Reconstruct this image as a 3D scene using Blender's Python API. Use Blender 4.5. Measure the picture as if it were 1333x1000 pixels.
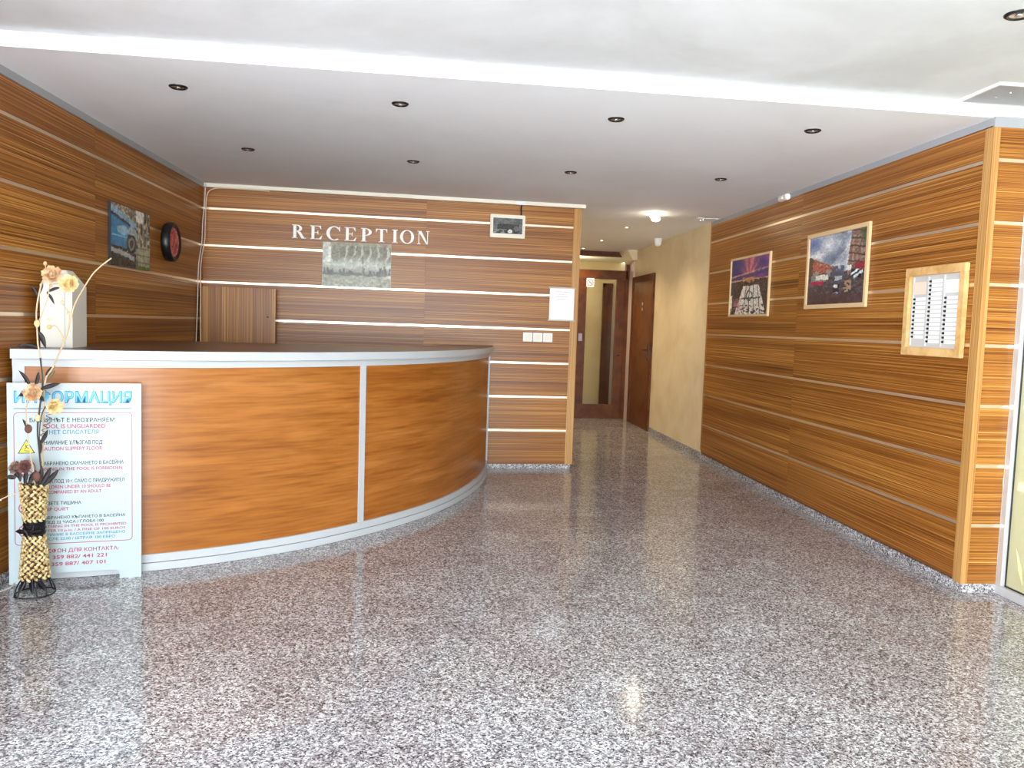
import bpy, bmesh, math, random
import numpy as np
from mathutils import Matrix, Vector
random.seed(7)
PI = math.pi
for o in list(bpy.data.objects): bpy.data.objects.remove(o)
scn = bpy.context.scene
COL = scn.collection

# ------------------------------------------------------------------ camera
cam_d = bpy.data.cameras.new('camera'); cam_d.sensor_width = 36; cam_d.lens = 28.042; cam_d.clip_start = .05
cam = bpy.data.objects.new('camera', cam_d); COL.objects.link(cam); scn.camera = cam
yaw, pit, rol = -.09341, -.07262, -.03299
cy_, sy_, cp_, sp_, cr_, sr_ = math.cos(yaw), math.sin(yaw), math.cos(pit), math.sin(pit), math.cos(rol), math.sin(rol)
Rm = Matrix(((cy_, -sy_, 0), (sy_, cy_, 0), (0, 0, 1))) @ Matrix(((1, 0, 0), (0, cp_, -sp_), (0, sp_, cp_))) @ Matrix(((cr_, 0, sr_), (0, 1, 0), (-sr_, 0, cr_)))
right, fwd, up = Rm.col[0], Rm.col[1], Rm.col[2]
M = Matrix.Identity(4)
for i in range(3):
    M[i][0] = right[i]; M[i][1] = up[i]; M[i][2] = -fwd[i]
M[0][3], M[1][3], M[2][3] = 0, 0, 1.43142
cam.matrix_world = M

# ------------------------------------------------------------------ world, light, exposure
scn.view_settings.view_transform = 'Standard'; scn.view_settings.look = 'None'
scn.view_settings.gamma = 1; scn.view_settings.use_curve_mapping = False
scn.view_settings.exposure = 0.74
w = bpy.data.worlds.new('sky'); scn.world = w; w.use_nodes = True
bg = w.node_tree.nodes['Background']; bg.inputs[0].default_value = (.93, .97, 1, 1); bg.inputs[1].default_value = 2.2

def portal(name, loc, rot, sx, sy):
    l = bpy.data.lights.new(name, 'AREA'); l.shape = 'RECTANGLE'; l.size = sx; l.size_y = sy
    l.cycles.is_portal = True
    o = bpy.data.objects.new(name, l); COL.objects.link(o); o.location = loc; o.rotation_euler = rot
    return o
portal('daylight_portal_front', (.5, -5.72, 1.36), (PI/2, 0, 0), 5.5, 2.72)       # faces +y
def area(name, loc, rot, sx, sy, en, col=(1, 1, 1), spread=PI):
    l = bpy.data.lights.new(name, 'AREA'); l.shape = 'RECTANGLE'; l.size = sx; l.size_y = sy; l.energy = en; l.color = col; l.spread = spread
    o = bpy.data.objects.new(name, l); COL.objects.link(o); o.location = loc; o.rotation_euler = rot
area('daylight_through_front', (.5, -5.55, 1.36), (PI/2, 0, 0), 5.2, 2.6, 330, (.86, .94, 1), 2.6)
area('added_fill_left', (-2.34, -1.8, 1.36), (PI/2, 0, -PI/2), 7.4, 2.6, 350, (.86, .94, 1), 2.9)  # added fill from an invented opening, brightens right wall, floor and ceiling
sun_d = bpy.data.lights.new('sun', 'SUN'); sun_d.energy = 16; sun_d.angle = .01; sun_d.color = (.94, .97, 1)
sun = bpy.data.objects.new('sun', sun_d); COL.objects.link(sun); sun.rotation_euler = Vector((1, .10, -1.1)).to_track_quat('-Z', 'Y').to_euler()
portal('daylight_portal_side', (3.4, -.65, 1.36), (PI/2, 0, PI/2), 9.6, 2.72)     # faces -x

# ------------------------------------------------------------------ materials
def s2l(c):
    return tuple(((x/255)/12.92 if x/255 <= .04045 else ((x/255+.055)/1.055)**2.4) for x in c)
def mat(name, rgb=(200, 200, 200), rough=.5, metal=0, spec=.5, coat=0, emit=None, est=0):
    m = bpy.data.materials.new(name); m.use_nodes = True
    b = m.node_tree.nodes['Principled BSDF']
    b.inputs['Base Color'].default_value = (*s2l(rgb), 1)
    b.inputs['Roughness'].default_value = rough; b.inputs['Metallic'].default_value = metal
    b.inputs['Specular IOR Level'].default_value = spec; b.inputs['Coat Weight'].default_value = coat
    if emit: b.inputs['Emission Color'].default_value = (*s2l(emit), 1); b.inputs['Emission Strength'].default_value = est
    return m
def N(m, t, **k):
    n = m.node_tree.nodes.new(t)
    for a, v in k.items(): setattr(n, a, v)
    return n
def ramp(m, stops, interp='LINEAR'):
    r = N(m, 'ShaderNodeValToRGB'); r.color_ramp.interpolation = interp
    e = r.color_ramp.elements
    while len(e) > 1: e.remove(e[-1])
    e[0].position = stops[0][0]; e[0].color = (*s2l(stops[0][1]), 1)
    for p, c in stops[1:]:
        x = e.new(p); x.color = (*s2l(c), 1)
    return r
def coords(m, scale, kind='Object', rand=True):
    tc = N(m, 'ShaderNodeTexCoord'); mp = N(m, 'ShaderNodeMapping'); mp.inputs['Scale'].default_value = scale
    L = m.node_tree.links
    L.new(tc.outputs[kind], mp.inputs[0])
    if rand:
        oi = N(m, 'ShaderNodeObjectInfo'); mu = N(m, 'ShaderNodeMath', operation='MULTIPLY'); mu.inputs[1].default_value = 37
        L.new(oi.outputs['Random'], mu.inputs[0]); cx = N(m, 'ShaderNodeCombineXYZ')
        L.new(mu.outputs[0], cx.inputs[0]); L.new(mu.outputs[0], cx.inputs[1]); L.new(mu.outputs[0], cx.inputs[2])
        L.new(cx.outputs[0], mp.inputs['Location'])
    return mp.outputs[0]
def mixc(m, a, b, fac, mode='MULTIPLY'):
    x = N(m, 'ShaderNodeMix', data_type='RGBA', blend_type=mode)
    L = m.node_tree.links
    if isinstance(fac, (int, float)): x.inputs[0].default_value = fac
    else: L.new(fac, x.inputs[0])
    for s, v in ((6, a), (7, b)):
        if isinstance(v, tuple): x.inputs[s].default_value = (*v, 1)
        else: L.new(v, x.inputs[s])
    return x.outputs[2]
def noise(m, vec, scale=1, detail=4, rough=.55, dist=0):
    n = N(m, 'ShaderNodeTexNoise'); n.inputs['Scale'].default_value = scale; n.inputs['Detail'].default_value = detail
    n.inputs['Roughness'].default_value = rough; n.inputs['Distortion'].default_value = dist
    m.node_tree.links.new(vec, n.inputs[0]); return n.outputs[0]
def zebrano(name, vertical=False, pale=False):
    m = mat(name, rough=.36, spec=.4); L = m.node_tree.links; b = m.node_tree.nodes['Principled BSDF']
    sc = (150, 150, .5) if vertical else (.4, .4, 160)
    v = coords(m, sc); n1 = noise(m, v, 1, 2, .75)
    if pale: r1 = ramp(m, [(.30, (168, 118, 60)), (.5, (204, 154, 90)), (.7, (230, 190, 130))])
    else: r1 = ramp(m, [(.27, (80, 38, 8)), (.40, (138, 82, 26)), (.52, (170, 108, 42)), (.64, (202, 146, 70)), (.77, (234, 194, 122))])
    L.new(n1, r1.inputs[0])
    sc2 = (9, 9, .35) if vertical else (.4, .4, 9)
    v2 = coords(m, sc2); n2 = noise(m, v2, 1, 2, .5); r2 = ramp(m, [(.3, (206, 192, 176)), (.7, (255, 255, 255))]); L.new(n2, r2.inputs[0])
    c = mixc(m, r1.outputs[0], r2.outputs[0], 1.0)
    L.new(c, b.inputs['Base Color'])
    return m
ZEB = zebrano('zebrano_veneer'); ZEBV = zebrano('zebrano_veneer_upright', True); OAK = zebrano('pale_oak_edge', True, True)
OAKH = zebrano('pale_oak_edge_flat', False, True)
def cherry():
    m = mat('cherry_laminate', rough=.3, spec=.4); L = m.node_tree.links; b = m.node_tree.nodes['Principled BSDF']
    v = coords(m, (.9, 9, 1), 'UV'); n1 = noise(m, v, 1.3, 5, .6, .6)
    r = ramp(m, [(.25, (144, 82, 28)), (.45, (166, 102, 42)), (.6, (176, 111, 50)), (.8, (190, 130, 72))]); L.new(n1, r.inputs[0])
    v2 = coords(m, (3, 60, 1), 'UV'); n2 = noise(m, v2, 1, 3); r2 = ramp(m, [(.3, (218, 206, 190)), (.6, (255, 255, 255))]); L.new(n2, r2.inputs[0])
    L.new(mixc(m, r.outputs[0], r2.outputs[0], 1.0), b.inputs['Base Color']); return m
CHERRY = cherry()
def granite(name, rough=.1, tint=True):
    m = mat(name, rough=rough, spec=.5); L = m.node_tree.links; b = m.node_tree.nodes['Principled BSDF']
    v = coords(m, (1, 1, 1), 'Object', True)
    vo = N(m, 'ShaderNodeTexVoronoi'); vo.inputs['Scale'].default_value = 165; L.new(v, vo.inputs[0])
    sp = N(m, 'ShaderNodeSeparateColor'); L.new(vo.outputs['Color'], sp.inputs[0])
    r = ramp(m, [(0, (84, 82, 86)), (.14, (126, 124, 127)), (.30, (164, 163, 165)), (.5, (195, 195, 197)), (.72, (220, 221, 223)), (.88, (242, 243, 245))], 'CONSTANT'); L.new(sp.outputs[0], r.inputs[0])
    vo2 = N(m, 'ShaderNodeTexVoronoi'); vo2.inputs['Scale'].default_value = 75; L.new(v, vo2.inputs[0])
    sp2 = N(m, 'ShaderNodeSeparateColor'); L.new(vo2.outputs['Color'], sp2.inputs[0])
    r2 = ramp(m, [(0, (174, 168, 170)), (.3, (230, 226, 227)), (.6, (250, 252, 253))], 'CONSTANT'); L.new(sp2.outputs[1], r2.inputs[0])
    c = mixc(m, r.outputs[0], r2.outputs[0], .75)
    n = noise(m, v, 2.2, 3); r3 = ramp(m, [(.35, (232, 226, 226)), (.65, (255, 255, 255))]); L.new(n, r3.inputs[0])
    L.new(mixc(m, c, r3.outputs[0], 1.0), b.inputs['Base Color']); return m
GRAN = granite('speckled_granite', .11); GRANS = granite('granite_skirting', .25)
def paint(name, rgb, rough=.8, amt=.5, sc=1.2, dark=(225, 224, 218)):
    m = mat(name, rough=rough, spec=.2); L = m.node_tree.links; b = m.node_tree.nodes['Principled BSDF']
    n = noise(m, coords(m, (sc, sc, sc), rand=False), 1, 5, .6, .4); r = ramp(m, [(.35, dark), (.6, (255, 255, 255))]); L.new(n, r.inputs[0])
    L.new(mixc(m, (*s2l(rgb),), r.outputs[0], amt), b.inputs['Base Color']); return m
CEIL = paint('ceiling_paint', (247, 250, 255), .75, .3, .9, (232, 230, 226)); CEILF = paint('front_plaster_light_offset', (226, 228, 231), .75, .7, .9, (226, 225, 222))  # patchy front plaster, its base greyed to offset stronger light near the windows
BEIGE = paint('beige_plaster', (232, 216, 182), .6, .7, 2.0, (236, 230, 218))
DARKCORE = mat('wall_backing', (70, 45, 25), .8)
ALU = mat('satin_aluminium', (206, 206, 208), .32, .35, .6); ALUS = mat('champagne_aluminium_strip', (224, 208, 186), .28, .8, .6)
WHITE = mat('white_laminate', (190, 195, 200), .35); GREYB = mat('grey_laminate_band', (158, 160, 164), .45)
WPLAST = mat('white_plastic', (236, 235, 230), .4); CREAM = mat('cream_plastic', (236, 228, 210), .4)
SHEET = mat('sign_board_white', (182, 197, 203), .35); BLACK = mat('black_plastic', (22, 22, 24), .4); DSCREEN = mat('dark_screen', (70, 72, 72), .12, 0, .6)
CHROME = mat('dark_chrome', (70, 70, 72), .25, .9); SILVER = mat('silver_reflector', (225, 225, 225), .2, .9)
TOPM = mat('brown_counter_laminate', (96, 66, 52), .3)
DWOOD = paint('dark_mahogany', (106, 58, 20), .35, 1, 6, (200, 185, 170)); DOORW = paint('brown_door_veneer', (122, 70, 24), .35, 1, 5, (205, 190, 170))
PAPER = mat('paper', (254, 254, 255), .7); INKG = mat('grey_ink', (190, 190, 192), .7)
LAMP = mat('lit_bulb', (255, 250, 235), .5, emit=(255, 240, 205), est=6)
IRON = mat('wrought_iron', (40, 38, 42), .4, .6); LEAFD = mat('dark_dried_leaf', (58, 54, 58), .7); STEMP = mat('pale_stem', (206, 184, 150), .7)
STEMD = mat('dark_stem', (72, 64, 58), .7); ROSEP = paint('peach_petal', (224, 194, 156), .8, 1, 40, (214, 178, 150)); ROSEY = paint('cream_petal', (238, 218, 170), .8, 1, 40, (222, 200, 160))
ROSEB = mat('brown_petal', (110, 72, 66), .8); CABLE = mat('white_cable', (214, 204, 200), .5); BCABLE = mat('black_cable', (25, 25, 25), .5)
PKCABLE = mat('peach_cable', (226, 196, 172), .5)
def straw():
    m = mat('plaited_straw', rough=.7); L = m.node_tree.links; b = m.node_tree.nodes['Principled BSDF']
    n = noise(m, coords(m, (55, 55, 40), rand=False), 1, 2); r = ramp(m, [(.33, (120, 90, 56)), (.44, (190, 162, 108)), (.6, (228, 208, 158))]); L.new(n, r.inputs[0])
    L.new(r.outputs[0], b.inputs['Base Color']); return m
STRAW = straw(); STRAWD = mat('dark_straw_core', (74, 50, 30), .8)
def glass(name, tint=(1, 1, 1), refl=.06, film=None, famt=0):
    m = bpy.data.materials.new(name); m.use_nodes = True; nt = m.node_tree; nt.nodes.clear(); L = nt.links
    out = nt.nodes.new('ShaderNodeOutputMaterial'); t = nt.nodes.new('ShaderNodeBsdfTransparent'); t.inputs[0].default_value = (*tint, 1)
    g = nt.nodes.new('ShaderNodeBsdfGlossy'); g.inputs['Roughness'].default_value = .02
    lw = nt.nodes.new('ShaderNodeLayerWeight'); lw.inputs[0].default_value = .25
    mx = nt.nodes.new('ShaderNodeMixShader'); mu = nt.nodes.new('ShaderNodeMath'); mu.operation = 'MULTIPLY'; mu.inputs[1].default_value = refl*6
    mu.use_clamp = True
    L.new(lw.outputs['Fresnel'], mu.inputs[0]); L.new(mu.outputs[0], mx.inputs[0]); L.new(t.outputs[0], mx.inputs[1]); L.new(g.outputs[0], mx.inputs[2])
    last = mx.outputs[0]
    if film:
        d = nt.nodes.new('ShaderNodeBsdfTranslucent'); d.inputs[0].default_value = (*s2l(film), 1)
        d2 = nt.nodes.new('ShaderNodeBsdfDiffuse'); d2.inputs[0].default_value = (*s2l(film), 1)
        ma = nt.nodes.new('ShaderNodeMixShader'); ma.inputs[0].default_value = .35; L.new(d.outputs[0], ma.inputs[1]); L.new(d2.outputs[0], ma.inputs[2])
        mb = nt.nodes.new('ShaderNodeMixShader'); mb.inputs[0].default_value = famt; L.new(last, mb.inputs[1]); L.new(ma.outputs[0], mb.inputs[2]); last = mb.outputs[0]
    L.new(last, out.inputs[0]); return m
GLASS = glass('clear_glass'); FILM = glass('frosted_film_glass', film=(206, 202, 168), famt=.6); DGLASS = glass('door_glass', (.9, .88, .8), .08)
def vcol(name, rough=.35, spec=.4):
    m = mat(name, rough=rough, spec=spec); a = N(m, 'ShaderNodeVertexColor'); a.layer_name = 'Col'
    m.node_tree.links.new(a.outputs[0], m.node_tree.nodes['Principled BSDF'].inputs['Base Color']); return m
PRINT = vcol('printed_picture'); PRINTG = vcol('glass_print', .2, .25)

# ------------------------------------------------------------------ mesh helpers
class MB:
    def __init__(s): s.v = []; s.f = []; s.m = []; s.uv = []
    def add(s, vs, fs, mi=0):
        o = len(s.v); s.v += [tuple(x) for x in vs]
        for f in fs: s.f.append([i+o for i in f]); s.m.append(mi)
    def box(s, x0, x1, y0, y1, z0, z1, mi=0):
        s.add([(x0,y0,z0),(x1,y0,z0),(x1,y1,z0),(x0,y1,z0),(x0,y0,z1),(x1,y0,z1),(x1,y1,z1),(x0,y1,z1)],
              [(0,3,2,1),(4,5,6,7),(0,1,5,4),(1,2,6,5),(2,3,7,6),(3,0,4,7)], mi)
    def prism(s, pts, y0, y1, mi=0):           # polygon in x,z extruded along y (y0 front)
        n = len(pts); a = sum(pts[i][0]*pts[(i+1)%n][1]-pts[(i+1)%n][0]*pts[i][1] for i in range(n))
        if a < 0: pts = pts[::-1]
        s.add([(p[0], y0, p[1]) for p in pts]+[(p[0], y1, p[1]) for p in pts],
              [tuple(range(n)), tuple(range(2*n-1, n-1, -1))]+[(i, i+n, (i+1)%n+n, (i+1)%n) for i in range(n)], mi)
    def flat(s, pts, z0, z1, mi=0):            # polygon in x,y extruded along z
        n = len(pts); a = sum(pts[i][0]*pts[(i+1)%n][1]-pts[(i+1)%n][0]*pts[i][1] for i in range(n))
        if a < 0: pts = pts[::-1]
        s.add([(p[0], p[1], z0) for p in pts]+[(p[0], p[1], z1) for p in pts],
              [tuple(range(n-1, -1, -1)), tuple(range(n, 2*n))]+[(i, (i+1)%n, (i+1)%n+n, i+n) for i in range(n)], mi)
    def tube(s, pts, r, seg=8, mi=0, cap=True):
        P = [Vector(p) for p in pts]; R = r if isinstance(r, (list, tuple)) else [r]*len(P); o = len(s.v); prev = None
        for i, p in enumerate(P):
            t = (P[min(i+1, len(P)-1)]-P[max(i-1, 0)]).normalized()
            a = prev if prev else (Vector((0, 0, 1)) if abs(t.z) < .9 else Vector((1, 0, 0)))
            u = t.cross(a).cross(t); u = u.normalized() if u.length > 1e-6 else t.orthogonal().normalized(); prev = u; v = t.cross(u)
            for k in range(seg):
                q = p+(u*math.cos(2*PI*k/seg)+v*math.sin(2*PI*k/seg))*R[i]; s.v.append(tuple(q))
        for i in range(len(P)-1):
            for k in range(seg):
                s.f.append([o+i*seg+k, o+i*seg+(k+1)%seg, o+(i+1)*seg+(k+1)%seg, o+(i+1)*seg+k]); s.m.append(mi)
        if cap:
            s.f.append([o+k for k in range(seg-1, -1, -1)]); s.m.append(mi)
            e = o+(len(P)-1)*seg; s.f.append([e+k for k in range(seg)]); s.m.append(mi)
    def lathe(s, prof, seg=24, c=(0, 0, 0), axis='z', mi=0):
        o = len(s.v)
        for r, h in prof:
            for k in range(seg):
                a = 2*PI*k/seg
                p = (r*math.cos(a), r*math.sin(a), h) if axis == 'z' else (r*math.cos(a), h, r*math.sin(a))
                s.v.append((p[0]+c[0], p[1]+c[1], p[2]+c[2]))
        for i in range(len(prof)-1):
            for k in range(seg):
                s.f.append([o+i*seg+k, o+i*seg+(k+1)%seg, o+(i+1)*seg+(k+1)%seg, o+(i+1)*seg+k]); s.m.append(mi)
    def ell(s, c, r, seg=8, rings=5, rot=None, mi=0):
        o = len(s.v); c = Vector(c)
        for i in range(rings+1):
            th = PI*i/rings
            for k in range(seg):
                a = 2*PI*k/seg; p = Vector((r[0]*math.sin(th)*math.cos(a), r[1]*math.sin(th)*math.sin(a), r[2]*math.cos(th)))
                if rot: p = rot @ p
                s.v.append(tuple(c+p))
        for i in range(rings):
            for k in range(seg):
                s.f.append([o+i*seg+k, o+(i+1)*seg+k, o+(i+1)*seg+(k+1)%seg, o+i*seg+(k+1)%seg]); s.m.append(mi)
    def build(s, name, mats, parent=None, smooth=False, bevel=0, kind=None, fix=True):
        me = bpy.data.meshes.new(name); me.from_pydata(s.v, [], s.f)
        if not isinstance(mats, (list, tuple)): mats = [mats]
        for m in mats: me.materials.append(m)
        me.polygons.foreach_set('material_index', s.m)
        if bevel or fix:
            bm = bmesh.new(); bm.from_mesh(me)
            if fix: bmesh.ops.recalc_face_normals(bm, faces=bm.faces)
            if bevel: bmesh.ops.bevel(bm, geom=[e for e in bm.edges if e.is_manifold and e.calc_face_angle(0) > .5], offset=bevel, segments=2, affect='EDGES', clamp_overlap=True)
            bm.to_mesh(me); bm.free()
        if smooth: me.polygons.foreach_set('use_smooth', [True]*len(me.polygons))
        o = bpy.data.objects.new(name, me); COL.objects.link(o)
        if parent: o.parent = parent
        if kind: o['kind'] = kind
        return o
def empty(name, label, cat, frame=None, loc=(0, 0, 0), group=None):
    o = bpy.data.objects.new(name, None); o.empty_display_size = .1; COL.objects.link(o)
    o.matrix_world = (frame if frame else Matrix.Identity(4)) @ Matrix.Translation(loc)
    o['label'] = label; o['category'] = cat
    if group: o['group'] = group
    return o
def tag(o, label, cat, group=None):
    o['label'] = label; o['category'] = cat
    if group: o['group'] = group
    return o
def struct(o): o['kind'] = 'structure'; return o
def copy_tree(o, parent=None):
    c = o.copy(); COL.objects.link(c)
    if parent: c.parent = parent
    for ch in list(o.children): copy_tree(ch, c)
    return c
def frame(ox, oy, dx, dy, z=0):                # local x along the wall, local -y out into the room, local z up
    l = math.hypot(dx, dy); dx /= l; dy /= l
    return Matrix(((dx, -dy, 0, ox), (dy, dx, 0, oy), (0, 0, 1, z), (0, 0, 0, 1)))
FB = frame(0, 7.8689, 1, .06536); FL = frame(-2.2704, 0, .0087, 1); FR = frame(2.9964, 0, 0, -1); FQ = frame(0, 4.196, 1, 0)
def catmull(P, n=6):
    P = [Vector(p) for p in P]; P = [P[0]*2-P[1]]+P+[P[-1]*2-P[-2]]; out = []
    for i in range(1, len(P)-2):
        for k in range(n):
            t = k/n; out.append(.5*((2*P[i])+(-P[i-1]+P[i+1])*t+(2*P[i-1]-5*P[i]+4*P[i+1]-P[i+2])*t*t+(-P[i-1]+3*P[i]-3*P[i+1]+P[i+2])*t**3))
    out.append(P[-2]); return out

# ------------------------------------------------------------------ floor and ceiling
fl = MB(); fl.box(-2.42, 3.6, -5.8, 15.0, -.12, -.012); fl.box(-2.42, 3.6, -5.8, 1.54, -.012, 0)
fl.box(-2.42, 3.6, 12.56, 15, -.012, -.0005)
floor = struct(fl.build('floor', [GRAN])); floor.data.materials[0] = GRAN
TW, TD = .67, .3675
tm = MB(); tm.box(0, TW-.0015, 0, TD-.0015, -.012, 0); tmo = None
row = 0; y = 2.64-3*TD
while y < 12.5:
    x = -.645-3*TW+(TW/2 if (round((y-2.64)/TD)) % 2 else 0) - (TW if (round((y-2.64)/TD)) % 2 else 0)
    while x < 3.25:
        x1 = x+TW
        skip = (y > 8.1 and x1 < 1.3) or x1 < -2.24
        if not skip:
            if tmo is None: tmo = tm.build('tile', GRAN, floor); o = tmo
            else:
                o = tmo.copy(); COL.objects.link(o); o.parent = floor
            o.location = (x, y, 0); o['kind'] = 'structure'
        x = x1
    y += TD
cl = MB()
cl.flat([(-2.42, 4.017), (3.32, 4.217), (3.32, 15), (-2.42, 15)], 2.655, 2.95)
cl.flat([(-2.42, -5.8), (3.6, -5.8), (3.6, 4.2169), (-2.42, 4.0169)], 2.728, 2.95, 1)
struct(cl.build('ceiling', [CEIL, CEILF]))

# ------------------------------------------------------------------ panelled walls
Z0, S = 2.42785, .34; STR = .0095
def panel_wall(name, F, s0, s1, ztop, zbot, seams, label_mat=ZEB, back=(0, 0), strip_mat=ALUS, zcore=2.66):
    b = MB(); b.box(s0-back[0], s1+back[1], .012, .09, 0, zcore)
    wl = struct(b.build(name, DARKCORE)); wl.matrix_world = F
    edges = [s0]+list(seams)+[s1]
    zs = [ztop]+[Z0-k*S for k in range(7)]+[zbot]
    for i in range(8):
        zt = zs[i]-(0 if i == 0 else STR); zb = zs[i+1]+(0 if i == 7 else STR)
        for j in range(len(edges)-1):
            m = MB(); wd = edges[j+1]-edges[j]-.001; m.box(0, wd, 0, .012, 0, zt-zb)
            p = m.build('panel', label_mat, wl); p.location = (edges[j], 0, zb)
    for k in range(7):
        m = MB(); m.prism([(0, 0), (s1-s0, 0), (s1-s0, 2*STR), (0, 2*STR)], .0, .012)
        p = m.build('metal_strip', strip_mat, wl); p.location = (s0, .0012, Z0-k*S-STR)
    return wl
wb = panel_wall('wall_back', FB, -2.21, 1.312, 2.618, .046, (-.146,), back=(.1, .0))
m = MB(); m.box(1.312, 1.388, -.004, .12, .046, 2.618); m.build('corner_post', OAK, wb)
panel_wall('wall_left', FL, 2.04, 7.735, 2.612, .055, (2.98, 5.43), back=(0, .1), zcore=2.73)
wr = panel_wall('wall_right', FR, -8.745, -4.262, 2.615, .062, (-6.5,))
m = MB(); m.box(-4.262, -4.1985, -.006, .012, .052, 2.605); m.build('corner_post', OAK, wr)
m = MB(); m.box(-8.765, -8.745, -.004, .03, .1, 2.655); m.build('edge_strip', OAK, wr)
wq = panel_wall('wall_return', FQ, 3.03, 3.208, 2.603, .052, (), zcore=2.6)
m = MB(); m.box(2.9895, 3.03, -.006, .002, .052, 2.603); m.build('corner_post', OAK, wq)
# corridor shell
m = MB(); m.box(1.28, 1.384, 8.06, 15, 0, 2.66); struct(m.build('wall_corridor_left', BEIGE))
m = MB(); m.box(2.9984, 3.1, 8.767, 12.62, 0, 2.66); struct(m.build('wall_corridor_right', BEIGE))
m = MB(); m.box(1.384, 3.5, 14.6, 14.7, 0, 2.66); m.box(3.4, 3.5, 12.62, 14.6, 0, 2.66); m.box(3.1, 3.4, 12.52, 12.62, 0, 2.66); struct(m.build('wall_corridor_end', BEIGE))
# skirtings
def skirt(name, F, s0, s1, h, n=.0, parts=3):
    o = bpy.data.objects.new(name, None); COL.objects.link(o); o['kind'] = 'structure'; o.matrix_world = F
    L = (s1-s0)/parts
    for i in range(parts):
        m = MB(); m.box(s0+i*L, s0+(i+1)*L-.002, -n, .014, .0005, h); m.build('skirting_stone', GRANS, o)
skirt('baseboard_back', FB, .0, 1.37, .045, .0, 2); skirt('baseboard_right', FR, -8.75, -4.2, .055, .004, 7)
skirt('baseboard_return', FQ, 2.993, 3.205, .052, .006, 1); skirt('baseboard_corridor', FR, -12.0+.98, -8.77, .07, .008, 5)
skirt('baseboard_left', FL, 3.2, 4.4, .055, .004, 2)
# grey bands and trunking under the ceiling
m = MB(); m.box(-8.745, -4.199, -.004, .012, 2.612, 2.6545); b1 = struct(m.build('trim_1', GREYB)); b1.matrix_world = FR
m = MB(); m.box(2.993, 3.21, -.004, .012, 2.603, 2.66); b1 = struct(m.build('trim_2', GREYB)); b1.matrix_world = FQ
m = MB(); m.box(2.04, 7.735, -.012, .012, 2.612, 2.6545); b1 = struct(m.build('trim_3', GREYB)); b1.matrix_world = FL
m = MB(); m.box(-2.2, 1.425, -.03, .012, 2.62, 2.6545); b1 = struct(m.build('trim_4', CREAM, bevel=.003)); b1.matrix_world = FB

# ------------------------------------------------------------------ glazing (daylight side) and outside
def window(name, F, s0, s1, z1, posts, pane_mat, zsill=.05):
    w_ = bpy.data.objects.new(name, None); COL.objects.link(w_); w_['kind'] = 'structure'; w_.matrix_world = F
    m = MB(); m.box(s0, s1, -.035, .035, .0005, zsill); m.build('sill', ALU, w_, bevel=.003)
    m = MB(); m.box(s0, s1, -.03, .03, z1-.06, z1); m.build('head_rail', ALU, w_)
    for p in posts:
        m = MB(); m.box(p-.022, p+.022, -.03, .03, zsill, z1-.06); m.build('frame_post', ALU, w_, bevel=.003)
    for a, b_ in zip(posts[:-1], posts[1:]):
        m = MB(); m.box(a+.022, b_-.022, -.003, .003, zsill, z1-.06); m.build('pane', pane_mat, w_)
        g = MB(); g.box(a+.022, a+.03, -.008, -.003, zsill, z1-.06); g.box(a+.022, b_-.022, -.008, -.003, zsill, zsill+.008); g.build('gasket', BLACK, w_)
    return w_
FS = frame(3.236, 0, 0, -1)
win = window('window_1', FS, -4.194, 5.6, 2.7275, [-4.1725, -3.1, -2.0, -.9, .2, 1.3, 2.4, 3.5, 4.6, 5.55], FILM)
for (s_, z_, a, l) in ((-4.02, .02+.08, 1.9, .2), (-4.0, .62, .4, .2), (-3.9, .75, 2.3, .24), (-3.98, 1.5, 1.2, .22), (-4.05, .98, .9, .16), (-3.7, .3, 1.2, .3), (-3.6, 1.7, 2.2, .3)):
    m = MB(); w2 = l*.07; pts = [(0, 0), (l*.4, w2), (l, 0), (l*.4, -w2)]
    m.prism([(x_*math.cos(a)-y_*math.sin(a), x_*math.sin(a)+y_*math.cos(a)) for x_, y_ in pts], -.0006, .0006)
    o = m.build('leaf_decal', mat('pale_yellow_film', (240, 232, 170), .5) if 'pale_yellow_film' not in bpy.data.materials else bpy.data.materials['pale_yellow_film'], win); o.location = (s_, -.004, z_)
FF = frame(0, -5.62, -1, 0)
window('window_2', FF, -3.24, 2.25, 2.7275, [-3.2, -2.1, -1.0, .1, 1.2, 2.2], GLASS)
window('added_window_left', frame(-2.30, 0, 0, 1), -5.6, 2.02, 2.7275, [-5.5, -4.4, -3.3, -2.2, -1.1, 0, 1.0, 1.99], GLASS)  # unseen left glazing, added to let light onto the right wall
m = MB(); m.box(-30, 30, -30, 30, -.3, -.125); struct(m.build('ground', mat('pale_paving', (190, 188, 182), .8)))
m = MB(); m.box(6.5, 6.7, -6, 14, -.125, 2.3); tag(m.build('garden_wall', mat('cream_render', (112, 106, 78), .8)), 'cream rendered outside wall seen through the glass at the right edge', 'wall')

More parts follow.
